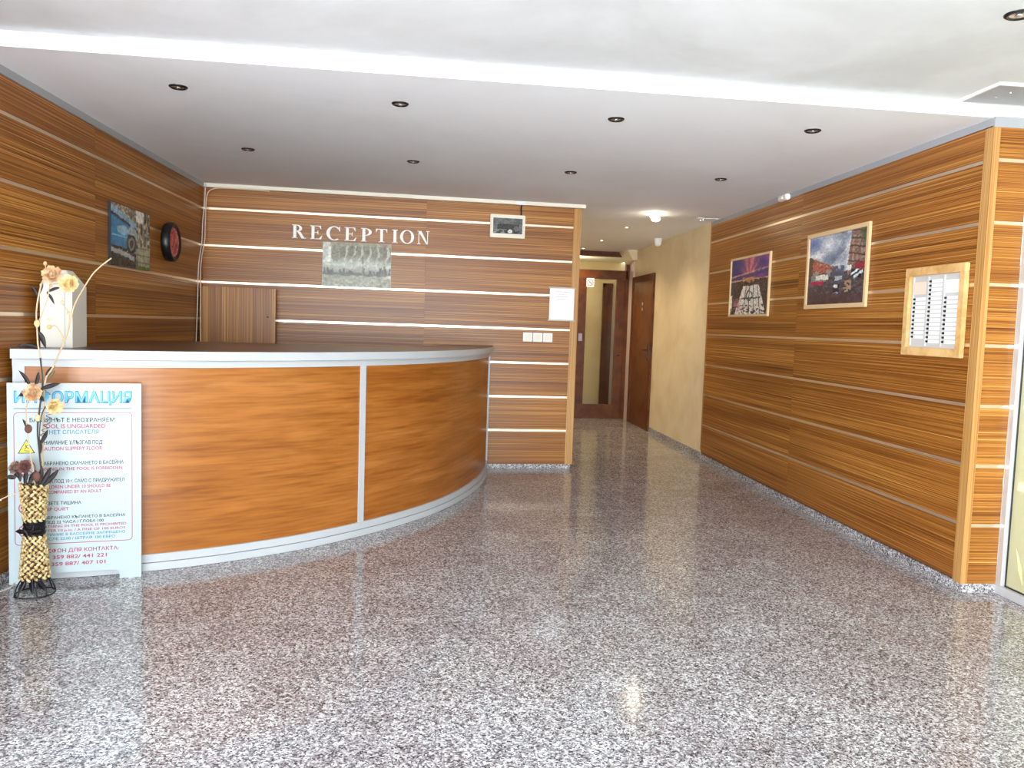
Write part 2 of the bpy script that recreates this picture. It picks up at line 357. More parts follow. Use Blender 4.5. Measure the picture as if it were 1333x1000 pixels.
# ------------------------------------------------------------------ corridor end door, side door
def part_box(name, material, parent, b, bevel=0):
    m = MB(); m.box(*b); return m.build(name, material, parent, bevel=bevel)
de = bpy.data.objects.new('door_1', None); COL.objects.link(de); de['kind'] = 'structure'
de.location = (0, 12.52, 0)
part_box('frame_head', DWOOD, de, (1.384, 2.99, 0, .08, 2.575, 2.654)); part_box('cross_beam', DWOOD, de, (1.384, 2.96, -.01, .09, 2.22, 2.36), .004)
part_box('frame_post', DWOOD, de, (2.93, 2.985, -.01, .09, 0, 2.575), .004); part_box('frame_post', DWOOD, de, (2.17, 2.235, -.01, .09, 0, 2.22), .004)
part_box('stile', DWOOD, de, (2.235, 2.312, .01, .06, 0, 2.22)); part_box('stile', DWOOD, de, (2.79, 2.93, .01, .06, 0, 2.22))
part_box('bottom_rail', DWOOD, de, (2.312, 2.79, .01, .06, .004, .225)); part_box('pane', DGLASS, de, (2.312, 2.79, .032, .038, .225, 2.22))
part_box('transom_pane', DGLASS, de, (1.384, 2.93, .036, .042, 2.36, 2.575)); part_box('side_panel', DWOOD, de, (1.384, 2.17, .01, .07, 0, 2.22))
hd = MB(); hd.tube([(2.86, .0, 1.02), (2.86, -.04, 1.02), (2.80, -.045, 1.02)], .01, 8); hd.build('door_handle', CHROME, de, True)
# things seen through the door glass
bd = bpy.data.objects.new('door_3', None); COL.objects.link(bd); bd['kind'] = 'structure'; bd.location = (0, 14.59, 0)
part_box('door_leaf', DWOOD, bd, (3.05, 3.17, -.05, .0, 0, 2.2)); part_box('frame_post', DWOOD, bd, (2.99, 3.05, -.07, .0, 0, 2.27))
mt = MB(); mt.box(2.05, 2.75, 12.95, 14.1, 0, .012); tag(mt.build('door_mat', mat('green_grey_mat', (120, 128, 110), .9), bevel=.004), 'green-grey mat lying behind the glass door at the corridor end', 'mat')
part_box('frame_head', DWOOD, bd, (2.99, 3.17, -.07, .0, 2.2, 2.27))
# white casing and cream boxed soffit
m = MB(); m.box(-12.52, -12.24, -.012, .0, 0, 2.53); struct(m.build('trim_6', mat('pinkish_white_paint', (226, 206, 198), .5))).matrix_world = FR
m = MB(); m.add([(2.84, 12.1, 2.654), (2.996, 12.1, 2.654), (2.996, 12.1, 2.50), (2.93, 12.1, 2.50), (2.80, 12.5, 2.654), (2.996, 12.5, 2.654), (2.996, 12.5, 2.46), (2.91, 12.5, 2.46)],
                [(0, 1, 2, 3), (7, 6, 5, 4), (0, 4, 5, 1), (1, 5, 6, 2), (2, 6, 7, 3), (3, 7, 4, 0)])
struct(m.build('trim_7', BEIGE))
l = bpy.data.lights.new('inner_hall_fill', 'POINT'); l.energy = 9; l.color = (1, .86, .62); l.shadow_soft_size = .1; lo = bpy.data.objects.new('inner_hall_fill', l); COL.objects.link(lo); lo.location = (2.3, 13.6, 2.4)  # unseen point light added to brighten the space behind the door glass
d2 = bpy.data.objects.new('door_2', None); COL.objects.link(d2); d2['kind'] = 'structure'; d2.matrix_world = FR
part_box('door_frame', DWOOD, d2, (-12.23, -12.15, -.03, .0, 0, 2.24), .004); part_box('door_frame', DWOOD, d2, (-11.08, -11.0, -.03, .0, 0, 2.24), .004)
part_box('door_frame', DWOOD, d2, (-12.15, -11.08, -.03, .0, 2.15, 2.24), .004); part_box('door_leaf', DOORW, d2, (-12.15, -11.08, -.016, .0, .004, 2.15))
hd = MB(); hd.box(-11.2, -11.16, -.024, -.016, 1.0, 1.25); hd.tube([(-11.18, -.02, 1.15), (-11.18, -.065, 1.15), (-11.3, -.065, 1.15)], .009, 8)
hd.build('door_handle', CHROME, d2)
nb = MB(); nb.box(-11.62, -11.58, -.019, -.016, 1.80, 1.84); nb.box(-11.62, -11.58, -.019, -.016, 1.72, 1.76); nb.build('door_sign', ALU, d2)

# ------------------------------------------------------------------ lettering helper
txt_cache = {}
def text_mesh(body, width, cap, bold=0.0):
    c = bpy.data.curves.new('t', 'FONT'); c.body = body; c.size = 1; c.offset = bold; c.resolution_u = 3; c.fill_mode = 'FRONT'
    o = bpy.data.objects.new('t', c); COL.objects.link(o)
    dg = bpy.context.evaluated_depsgraph_get(); me = bpy.data.meshes.new_from_object(o.evaluated_get(dg))
    bpy.data.objects.remove(o); bpy.data.curves.remove(c)
    n = len(me.vertices); a = np.empty(n*3); me.vertices.foreach_get('co', a); a = a.reshape(-1, 3)
    x0, x1 = a[:, 0].min(), a[:, 0].max(); capu = .70
    b = np.zeros_like(a); b[:, 0] = (a[:, 0]-x0)*width/(x1-x0); b[:, 2] = a[:, 1]*cap/capu
    me.vertices.foreach_set('co', b.ravel()); me.update(); return me
def text(body, parent, x, y, z, width, cap, material, bold=.0, name='lettering'):
    me = text_mesh(body, width, cap, bold); me.name = name; me.materials.append(material)
    o = bpy.data.objects.new(name, me); COL.objects.link(o); o.parent = parent; o.location = (x, y, z); return o

# ------------------------------------------------------------------ reception desk
arc = catmull([(-2.205, 4.365, 0), (-1.9, 4.425, 0), (-1.611, 4.52, 0), (-1.344, 4.638, 0), (-1.112, 4.775, 0), (-.869, 4.945, 0), (-.66, 5.13, 0), (-.45, 5.35, 0), (-.24, 5.61, 0), (-.02, 5.94, 0), (.19, 6.38, 0), (.37, 6.93, 0), (.475, 7.48, 0), (.505, 7.85, 0)], 6)
def nrm(i):
    a = arc[max(i-1, 0)]; b = arc[min(i+1, len(arc)-1)]; t = (b-a).normalized(); return Vector((t.y, -t.x, 0))
def sweep(i0, i1, out, inn, z0, z1):            # a curved solid band along the arc
    m = MB(); n = 0; vs = []; al = 0; us = []
    for i in range(i0, i1+1):
        p = arc[i]; q = nrm(i)
        if i > i0: al += (arc[i]-arc[i-1]).length
        us.append(al)
        for off, z in ((out, z0), (out, z1), (inn, z1), (inn, z0)):
            v = p+q*off; vs.append((v.x, v.y, z))
    k = i1-i0+1; fs = []
    for i in range(k-1):
        for j in range(4): fs.append((i*4+j, (i+1)*4+j, (i+1)*4+(j+1) % 4, i*4+(j+1) % 4))
    fs.append((3, 2, 1, 0)); e = (k-1)*4; fs.append((e, e+1, e+2, e+3))
    m.add(vs, fs); return m, us
def uvs(o, us):
    me = o.data; uv = me.uv_layers.new(name='UVMap')
    for p in me.polygons:
        for li in p.loop_indices:
            vi = me.loops[li].vertex_index; uv.data[li].uv = (us[min(vi//4, len(us)-1)], me.vertices[vi].co.z)
NA = len(arc)-1
# index of the seam nearest x = -.51
seam = min(range(NA), key=lambda i: abs(arc[i].x+.50))
desk = empty('reception_desk', 'large curved reception desk with orange cherry front panels and white edge bands', 'reception desk', loc=(-.9, 5.2, 0))
desk.location = (0, 0, 0)
def dp(name, material, i0, i1, out, inn, z0, z1, smooth=False, uv=False):
    m, us = sweep(i0, i1, out, inn, z0, z1); o = m.build(name, material, desk)
    if uv: uvs(o, us)
    return o
dp('plinth_band', WHITE, 0, NA, .012, -.03, .002, .046); dp('plinth_band', WHITE, 0, NA, .006, -.03, .049, .094)
dp('front_panel', CHERRY, 1, seam, -.01, -.03, .094, 1.138, uv=True); dp('front_panel', CHERRY, seam, NA-1, -.01, -.03, .094, 1.138, uv=True)
dp('upper_band', WHITE, 0, NA, .004, -.03, 1.138, 1.176)
dp('carcass', DARKCORE, 0, NA, -.031, -.5, .06, 1.176)
def trim_at(p, q, wd, out=.0):
    m = MB(); t = Vector((-q.y, q.x, 0)); c = []
    for a, b in ((-wd/2, out+.002), (wd/2, out+.002), (wd/2, -.028), (-wd/2, -.028)):
        v = p+t*a+q*b; c.append((v.x, v.y))
    m.flat(c, .094, 1.138); return m.build('trim_post', WHITE, desk)
trim_at(arc[0]+Vector((.028, .006, 0)), nrm(0), .056); trim_at(arc[seam], nrm(seam), .043); trim_at(arc[NA]-Vector((0, .02, 0)), nrm(NA), .03, .004)
dp('top_edge_band', WHITE, 0, NA, .034, .028, 1.179, 1.2295)
top = MB(); outer = [(arc[i]+nrm(i)*.028) for i in range(NA+1)]
inner = [(.02, 7.83), (-.05, 7.0), (-.35, 6.72), (-.9, 6.55), (-2.205, 6.4)]
top.flat([(p.x, p.y) for p in outer]+inner, 1.179, 1.229); top.build('countertop', TOPM, desk)

# ------------------------------------------------------------------ information sign board
FSG = frame(-2.191, 4.281, -1.581+2.191, 4.428-4.281)
sgn = empty('information_sign', 'white standing pool-rules board with blue title against the reception desk front', 'sign', FSG)
W_, H_ = .627, 1.057
def rrect(x0, x1, z0, z1, r, n=4, corners=(1, 1, 1, 1)):
    pts = []
    for (cx, cz, a0, f) in ((x1-r, z0+r, -PI/2, corners[0]), (x1-r, z1-r, 0, corners[1]), (x0+r, z1-r, PI/2, corners[2]), (x0+r, z0+r, PI, corners[3])):
        if f:
            for k in range(n+1): a = a0+PI/2*k/n; pts.append((cx+r*math.cos(a), cz+r*math.sin(a)))
        else: pts.append((cx+(r if a0 in (-PI/2, 0) else -r), cz+(r if a0 in (0, PI/2) else -r)))
    return pts
sl = [(.52, .0005)]+[(.52-.03+.03*math.cos(a), .02+.03*math.sin(a)) for a in (0, PI/6, PI/3, PI/2)]+[(.06, .05), (.06, .0005)]
m = MB(); m.prism([(W_, .0005), (W_, H_), (0, H_), (0, .0005), (.06, .0005), (.06, .05)]+[(.49, .05), (.505, .046), (.516, .035), (.52, .02), (.52, .0005)], 0, .018)
m.build('board', SHEET, sgn)
m = MB(); m.tube([(.1, .02, .9), (.1, .10, .01)], .008, 6); m.tube([(.53, .02, .9), (.53, .10, .01)], .008, 6); m.tube([(.1, .1, .01), (.53, .1, .01)], .008, 6); m.build('rear_strut', ALU, sgn)
YF = -.0008
BLUE = mat('ink_light_blue', (88, 190, 226), .4); BLUED = mat('ink_blue_outline', (30, 120, 176), .4); BLK = mat('ink_black', (30, 30, 38), .4); RED = mat('ink_magenta', (168, 58, 90), .4); TEAL = mat('ink_steel_blue', (62, 128, 158), .4)
text('ИНФОРМАЦИЯ', sgn, .031, YF, .956, .552, .056, BLUED, .04, 'title_lettering'); text('ИНФОРМАЦИЯ', sgn, .0365, YF*2.6, .9585, .541, .0515, BLUE, .0, 'title_lettering')
m = MB(); m.box(.03, .582, YF, 0, .925, .9275); m.box(.03, .582, YF, 0, .920, .9215); m.build('underline', BLK, sgn)
def outline(pts_o, pts_i, material, name, y0=YF):
    m = MB(); n = len(pts_o); vs = [(p[0], y0, p[1]) for p in pts_o]+[(p[0], y0, p[1]) for p in pts_i]+[(p[0], 0, p[1]) for p in pts_o]+[(p[0], 0, p[1]) for p in pts_i]
    fs = []
    for i in range(n):
        j = (i+1) % n; fs += [(i, j, n+j, n+i), (2*n+i, i, n+i, 3*n+i) if False else (i, 2*n+i, 2*n+j, j), (n+i, n+j, 3*n+j, 3*n+i)]
    m.add(vs, fs); return m.build(name, material, sgn)
outline(rrect(.028, .584, .207, .904, .02), rrect(.0315, .5805, .2105, .9005, .0165), RED, 'text_frame')
LT = [('БАСЕЙНЪТ Е НЕОХРАНЯЕМ', .101, .498, .854, .021, BLK), ('POOL IS UNGUARDED', .159, .454, .821, .0215, RED), ('НЕТ СПАСАТЕЛЯ', .190, .422, .790, .0205, TEAL),
 ('ВНИМАНИЕ ХЛЪЗГАВ ПОД', .152, .439, .735, .020, BLK), ('CAUTION SLIPPERY FLOOR', .151, .439, .704, .019, RED),
 ('ЗАБРАНЕНО СКАЧАНЕТО В БАСЕЙНА', .151, .542, .627, .018, BLK), ('DIVING IN THE POOL IS FORBIDDEN', .150, .535, .598, .0165, RED),
 ('ЛИЦА ПОД 10 г. САМО С ПРИДРУЖИТЕЛ', .150, .545, .532, .018, BLK), ('CHILDREN UNDER 10 SHOULD BE', .151, .479, .5025, .0175, RED), ('ACCOMPANIED BY AN ADULT', .150, .434, .475, .017, RED),
 ('ПАЗЕТЕ ТИШИНА', .150, .337, .4155, .017, BLK), ('KEEP QUIET', .150, .278, .385, .016, RED),
 ('ЗАБРАНЕНО КЪПАНЕТО В БАСЕЙНА', .151, .549, .341, .0145, BLK), ('СЛЕД 22 ЧАСА / ГЛОБА 100', .151, .444, .316, .0145, BLK),
 ('BATHING IN THE POOL IS PROHIBITED', .151, .554, .295, .013, RED), ('AFTER 10 p.m. / A FINE OF 100 EUROS', .150, .549, .2725, .0125, RED),
 ('КУПАНИЕ В БАССЕЙНЕ ЗАПРЕЩЕНО', .150, .548, .2505, .0125, TEAL), ('ПОСЛЕ 22:00 / ШТРАФ 100 ЕВРО', .150, .498, .227, .0135, TEAL),
 ('ТЕЛЕФОН ДЛЯ КОНТАКТА:', .121, .516, .160, .0195, RED), ('+ 359 882/ 441 221', .168, .458, .125, .0195, RED), ('+359 887/ 407 101', .172, .452, .088, .0195, RED)]
for t, a, b, z, cap, c in LT: text(t, sgn, a, YF, z, b-a, cap, c, .018)
YEL = mat('warning_yellow', (250, 216, 40), .4)
m = MB(); m.prism([(.046, .691), (.125, .691), (.0855, .765)], YF, 0); m.build('warning_triangle', BLK, sgn)
m = MB(); m.prism([(.053, .695), (.118, .695), (.0855, .757)], YF*1.6, 0); m.build('warning_triangle_field', YEL, sgn)
m = MB()
for a, b in (((.083, .737), (.086, .723)), ((.086, .723), (.076, .712)), ((.086, .723), (.097, .716)), ((.074, .706), (.100, .703)), ((.080, .728), (.094, .731))):
    dx, dz = b[0]-a[0], b[1]-a[1]; l = math.hypot(dx, dz); nx, nz = -dz/l*.002, dx/l*.002
    m.prism([(a[0]+nx, a[1]+nz), (b[0]+nx, b[1]+nz), (b[0]-nx, b[1]-nz), (a[0]-nx, a[1]-nz)], YF*2.2, 0)
m.build('slipping_figure', BLK, sgn)
def circ(cx, cz, r, n=20): return [(cx+r*math.cos(2*PI*k/n), cz+r*math.sin(2*PI*k/n)) for k in range(n)]
for cx, cz, r in ((.085, .615, .042), (.083, .505, .034), (.080, .404, .034), (.078, .283, .034)):
    outline(circ(cx, cz, r), circ(cx, cz, r-.005), RED, 'prohibition_ring')
    m = MB(); q = r*.68; m.prism([(cx-q, cz+q), (cx-q+.005, cz+q), (cx+q, cz-q), (cx+q-.005, cz-q)], YF*1.3, 0); m.build('prohibition_bar', RED, sgn)
    m = MB(); m.prism(circ(cx+.004, cz+.012, .006, 8), YF*1.1, 0); m.prism([(cx-.012, cz-.014), (cx+.012, cz-.014), (cx+.006, cz+.004), (cx-.004, cz+.004)], YF*1.1, 0); m.build('pictogram', BLK, sgn)

# ------------------------------------------------------------------ RECEPTION letters
def seg_ring(m, cx, cz, rx, rz, tx, tz, a0, a1, n=14, d=.02):
    """arc stroke: outer radii rx, rz; inner radii rx-tx, rz-tz"""
    for k in range(n):
        a, b = a0+(a1-a0)*k/n, a0+(a1-a0)*(k+1)/n
        m.prism([(cx+rx*math.cos(a), cz+rz*math.sin(a)), (cx+rx*math.cos(b), cz+rz*math.sin(b)), (cx+(rx-tx)*math.cos(b), cz+(rz-tz)*math.sin(b)), (cx+(rx-tx)*math.cos(a), cz+(rz-tz)*math.sin(a))], -d, 0)
def quad(m, *p, d=.02): m.prism(list(p), -d, 0)
def rc(m, x0, x1, z0, z1): quad(m, (x0, z0), (x1, z0), (x1, z1), (x0, z1))
def serif_stem(m, x, w_=.2, ov=.09):
    rc(m, x, x+w_, 0, 1); rc(m, x-ov, x+w_+ov, 0, .045); rc(m, x-ov, x+w_+ov, .955, 1)
def letter(ch):
    m = MB(); w_ = .8
    if ch == 'R':
        serif_stem(m, .1); seg_ring(m, .3, .745, .40, .255, .19, .05, -PI/2, PI/2); rc(m, .2, .32, .95, 1); rc(m, .2, .32, .49, .54)
        quad(m, (.36, .5), (.58, .5), (.9, .0), (.68, .0)); rc(m, .66, .98, 0, .045)
    elif ch == 'E':
        serif_stem(m, .1); rc(m, .2, .74, .95, 1); quad(m, (.6, .96), (.74, .96), (.76, .74), (.73, .74)); rc(m, .2, .56, .48, .53); quad(m, (.56, .36), (.53, .36), (.48, .5), (.53, .65), (.56, .65))
        rc(m, .2, .76, 0, .05); quad(m, (.6, .03), (.76, .03), (.83, .28), (.8, .28))
    elif ch == 'C':
        seg_ring(m, .5, .5, .5, .52, .21, .05, PI*.24, PI*1.70, 22); quad(m, (.82, .66), (.86, .66), (.86, 1.0), (.82, 1.0), (.74, .86)); 
    elif ch == 'P':
        serif_stem(m, .1); seg_ring(m, .3, .72, .42, .28, .19, .05, -PI/2, PI/2); rc(m, .2, .32, .95, 1); rc(m, .2, .32, .44, .49)
    elif ch == 'T':
        rc(m, .31, .51, 0, 1); rc(m, .2, .62, 0, .045); rc(m, .0, .82, .95, 1); quad(m, (0, .98), (.14, .98), (.03, .72), (0, .72)); quad(m, (.82, .98), (.68, .98), (.79, .72), (.82, .72))
    elif ch == 'I': serif_stem(m, .1)
    elif ch == 'O': seg_ring(m, .5, .5, .5, .52, .2, .05, 0, 2*PI, 28)
    elif ch == 'N':
        rc(m, .1, .16, 0, 1); rc(m, 0, .28, 0, .045); rc(m, 0, .3, .955, 1); quad(m, (.06, 1), (.32, 1), (.86, .0), (.74, .0)); rc(m, .80, .86, 0, 1); rc(m, .7, .98, .955, 1)
    xs = [v[0] for v in m.v]; return m, min(xs), max(xs)
LETTERW = mat('white_sign_letter', (255, 254, 250), .4)
lets = [('R', 380.2, 398, 'first letter'), ('E', 403.3, 418.6, 'second letter'), ('C', 424, 441.6, 'third letter'), ('E', 447.4, 462.7, 'fourth letter'), ('P', 468.6, 482.5, 'fifth letter'), ('T', 488, 503, 'sixth letter'), ('I', 509.4, 516.8, 'seventh letter'), ('O', 519.8, 538.4, 'eighth letter'), ('N', 542.6, 558.8, 'last letter')]
for ch, a, b, nm in lets:
    m, x0, x1 = letter(ch); sx0 = -1.405+(a-380.2)*.00722; sx1 = -1.405+(b-380.2)*.00722
    m.v = [((v[0]-x0)/(x1-x0)*(sx1-sx0), v[1], v[2]*.127) for v in m.v]
    o = m.build('sign_letter', LETTERW); o.matrix_world = FB @ Matrix.Translation((sx0, -.003, 2.190))
    tag(o, f'raised white serif letter {ch}, {nm} of the word RECEPTION on the back wall', 'letter', 'letters of the reception sign')

# ------------------------------------------------------------------ printed pictures
def vn(nx, nz, gx, gz, seed):
    r = np.random.RandomState(seed).rand(gz+2, gx+2); X, Z = np.meshgrid(np.linspace(0, gx, nx), np.linspace(0, gz, nz))
    i, j = X.astype(int), Z.astype(int); fx, fz = X-i, Z-j; fx = fx*fx*(3-2*fx); fz = fz*fz*(3-2*fz)
    return (r[j, i]*(1-fx)+r[j, i+1]*fx)*(1-fz)+(r[j+1, i]*(1-fx)+r[j+1, i+1]*fx)*fz
def picture(name, W, H, nx, nz, func, material, parent, loc, warp=.02):
    X, Z = np.meshgrid((np.arange(nx)+.5)/nx, (np.arange(nz)+.5)/nz)
    wx, wz = vn(nx, nz, nx//4, nz//4, 91)-.5, vn(nx, nz, nx//4, nz//4, 92)-.5
    C = func(np.clip(X+wx*warp, 0, 1), np.clip(Z+wz*warp, 0, 1), nx, nz)
    C = C*(1+.3*(vn(nx, nz, nx//2, nz//2, 93)-.5))[..., None]+26*(np.random.RandomState(9).rand(nz, nx, 1)-.5)
    C = .72*C+.07*(np.roll(C, 1, 0)+np.roll(C, -1, 0)+np.roll(C, 1, 1)+np.roll(C, -1, 1)) if nx > 50 else C
    C = np.clip(C, 0, 255)/255; C = np.where(C <= .04045, C/12.92, ((C+.055)/1.055)**2.4)
    vs = [(W*i/nx, 0, H*j/nz) for j in range(nz+1) for i in range(nx+1)]
    fs = [(j*(nx+1)+i, j*(nx+1)+i+1, (j+1)*(nx+1)+i+1, (j+1)*(nx+1)+i) for j in range(nz) for i in range(nx)]
    me = bpy.data.meshes.new(name); me.from_pydata(vs, [], fs); me.materials.append(material)
    ca = me.color_attributes.new('Col', 'FLOAT_COLOR', 'CORNER'); A = np.ones((nx*nz, 4, 4)); A[:, :, :3] = C.reshape(-1, 1, 3); ca.data.foreach_set('color', A.ravel())
    o = bpy.data.objects.new(name, me); COL.objects.link(o); o.parent = parent; o.location = loc; return o
def put(C, mask, col, k=1.0):
    if np.ndim(k): k = k[mask][:, None]
    C[mask] = C[mask]*(1-k)+np.array(col)*k
def city_sunset(X, Z, nx, nz):
    n1, n2, n3 = vn(nx, nz, 5, 9, 1), vn(nx, nz, 16, 24, 2), vn(nx, nz, 34, 46, 3)
    C = np.zeros((nz, nx, 3)); C[:] = (70, 58, 120)
    ang = np.arctan2(Z-.62, X-.5); ray = .5+.5*np.sin(ang*13+n1*4)
    t = np.exp(-((X-.52)/.2)**2)
    for c, a, b in ((0, 62, 226), (1, 54, 128), (2, 122, 132)): C[..., c] = a+(b-a)*np.clip(t*(.5+.7*ray), 0, 1)
    t2 = np.clip((X-.62)*2.2, 0, 1)*n1*1.3
    for c, b in enumerate((190, 92, 176)): C[..., c] = C[..., c]*(1-t2)+b*t2
    put(C, (np.abs(Z-.70-.10*(X-.3)-.03*n1) < .025) & (Z > .6), (234, 178, 150), .7)
    put(C, (np.abs(Z-.63-.12*X) < .03+.02*n2), (72, 62, 122), .8)
    put(C, (np.abs(Z-.60) < .03), (238, 184, 140), .85)
    g = Z < .59+.03*n2
    C[g] = np.stack([38+n3*74, 34+n3*56, 40+n3*46], -1)[g]
    put(C, (np.abs(X-.48) < .16) & (np.abs(Z-.62) < .05) & (n2 > .45), (206, 150, 92), .9)
    w0 = np.abs(X-.55) < (.20+.22*(np.clip(.5-Z, 0, .5)/.5)); road = w0 & (Z < .51); C[road] = np.stack([222+n3*30, 218+n3*28, 208+n3*30], -1)[road]
    for xx, s_ in ((.43, -.10), (.52, .0), (.62, .06), (.72, .18)): put(C, road & (np.abs(X-xx-s_*(.5-Z)) < .008), (70, 66, 70))
    put(C, (np.abs(Z-.285) < .012) & (np.abs(X-.55) < .25), (56, 74, 70)); put(C, (np.abs(np.hypot(X-.52, (Z-.33))-.08) < .012), (60, 84, 78))
    put(C, (Z < .17) & (n3 > .62) & road, (50, 50, 60)); put(C, (X < .3) & (Z < .22) & (n2 > .5), (220, 190, 190), .6)
    put(C, (X < .3) & (np.abs(Z-.2) < .09) & (n3 > .5), (196, 120, 140), .7); put(C, (X < .05) & (Z < .36) & (Z > .12), (232, 240, 230))
    return C
def rainy_street(X, Z, nx, nz):
    n1, n2, n3 = vn(nx, nz, 5, 7, 11), vn(nx, nz, 13, 18, 12), vn(nx, nz, 36, 48, 13)
    v = np.clip(n1*.7+n2*.4, 0, 1); C = np.stack([96+v*150, 112+v*134, 140+v*104], -1)
    put(C, Z > -1, (92, 116, 190), .8*np.exp(-((X-.08)/.14)**2-((Z-.92)/.1)**2))
    put(C, np.abs(Z-.62-.9*(X-.55)) < .04+.02*n2, (236, 232, 226), .7); put(C, Z > -1, (90, 104, 136), .75*np.exp(-((X-.46)/.2)**2-((Z-.66)/.09)**2)); put(C, Z > -1, (250, 250, 250), .8*np.exp(-((X-.36)/.14)**2-((Z-.86)/.1)**2))
    hz = .60-.12*X/.5; b = (X < .5) & (Z < .72-.42*X) & (Z > .40); C[b] = np.stack([120+n3*110, 72+n3*80, 58+n3*70], -1)[b]
    put(C, b & (X < .08), (66, 60, 60), .8); put(C, (X > .05) & (X < .42) & (np.abs(Z-.55+.15*X) < .05) & (n3 > .5), (196, 92, 72), .7)
    rb = X > .74+.12*(1-Z)*0; rb = (X > .76-.05*np.sin(Z*3)) & (Z > .3); C[rb] = np.stack([108+n3*60, 84+n3*50, 76+n3*46], -1)[rb]
    put(C, rb & (np.sin(X*90) > .3) & (n2 > .35), (176, 150, 140), .7); put(C, rb & (np.sin(Z*60+X*14) > .75), (70, 56, 56), .8)
    put(C, rb & (X > .9) & (Z > .8), (70, 90, 50), .7)
    g = Z < .46-.06*np.abs(X-.45); g &= ~rb | (Z < .4); C[g] = np.stack([52+n3*60, 48+n3*52, 54+n3*50], -1)[g]
    put(C, (X > .05) & (X < .42) & (Z < .50) & (Z > .33) & (n2 > .42), (150, 160, 150), .8)
    put(C, (X > .14) & (X < .38) & (np.abs(Z-.40+.10*np.abs(X-.24)) < .035), (228, 224, 208)); put(C, (X > .04) & (X < .30) & (np.abs(Z-.315) < .028), (176, 44, 84))
    put(C, (X > .45) & (X < .65) & (Z < .54) & (Z > .30) & (n3 > .2), (84, 90, 112), .85); put(C, (X > .50) & (X < .62) & (np.abs(Z-.365) < .03), (206, 210, 214), .8)
    put(C, (X > .48) & (X < .58) & (np.abs(Z-.2) < .07), (30, 32, 44)); put(C, (X > .49) & (X < .555) & (np.abs(Z-.25) < .022), (220, 220, 226)); put(C, (X > .49) & (X < .57) & (np.abs(Z-.15) < .012), (150, 160, 190))
    put(C, (X > .66) & (X < .78) & (Z < .32) & (Z > .16) & (n3 > .3), (176, 142, 112), .85)
    put(C, (np.abs((Z-.40)+.2*(X-.86)) < .05) & (X > .77) & (X < .94), (30, 36, 44)); put(C, (np.abs((Z-.43)-.6*(X-.84)) < .017) & (X > .77) & (X < .92), (220, 232, 236)); put(C, (np.abs((Z-.385)-.6*(X-.88)) < .022) & (X > .81) & (X < .95), (200, 220, 224))
    put(C, (X > .83) & (X < .98) & (np.abs(Z-.50) < .045), (150, 44, 60), .9); put(C, (X > .68) & (X < .77) & (np.abs(Z-.49) < .03), (224, 224, 220))
    r_ = Z < .13+.02*n2; C[r_] = np.stack([62+n2*40, 44+n2*30, 48+n2*34], -1)[r_]
    put(C, (Z < .24) & (X < .46) & (n2 > .3), (72, 54, 58), .6)
    return C
def skyline(X, Z, nx, nz):
    n1, n2, n3 = vn(nx, nz, 5, 5, 21), vn(nx, nz, 20, 4, 22), vn(nx, nz, 40, 30, 23)
    v = 96+n1*36+n3*26; C = np.stack([v, v-4, v-22], -1)
    put(C, (np.sin(X*52+n1*6) > .72) & (Z > .45), (214, 210, 190), .7); put(C, np.abs(Z-.5) < .16, (196, 200, 184), np.clip(1-np.abs(Z-.5)/.18, 0, 1))
    h = .30+.15*np.random.RandomState(5).rand(48)[(X*47).astype(int)]**1.5; put(C, (Z < h) & (Z > .27), (66, 66, 56), .95)
    put(C, (np.abs(X-.585) < .009) & (Z < .66) & (Z > .27), (124, 122, 104)); put(C, (np.abs(X-.9) < .012) & (Z < .5) & (Z > .27), (104, 102, 88)); put(C, (np.abs(X-.86) < .008) & (Z < .47) & (Z > .27), (104, 102, 88))
    lo = Z < .27; C[lo] = np.stack([124+n3*50, 122+n3*48, 102+n3*42], -1)[lo]; put(C, np.abs(Z-.27) < .012, (84, 84, 74)); put(C, (np.hypot(X-.96, Z-.25) < .04), (236, 230, 210), .7)
    put(C, (X < .14) & (Z > .55), (232, 234, 226), .7); put(C, (X > .12) & (X < .25) & (Z > .62), (136, 136, 112), .7); put(C, (Z > .93) & (X > .1), (160, 156, 128), .8)
    return C
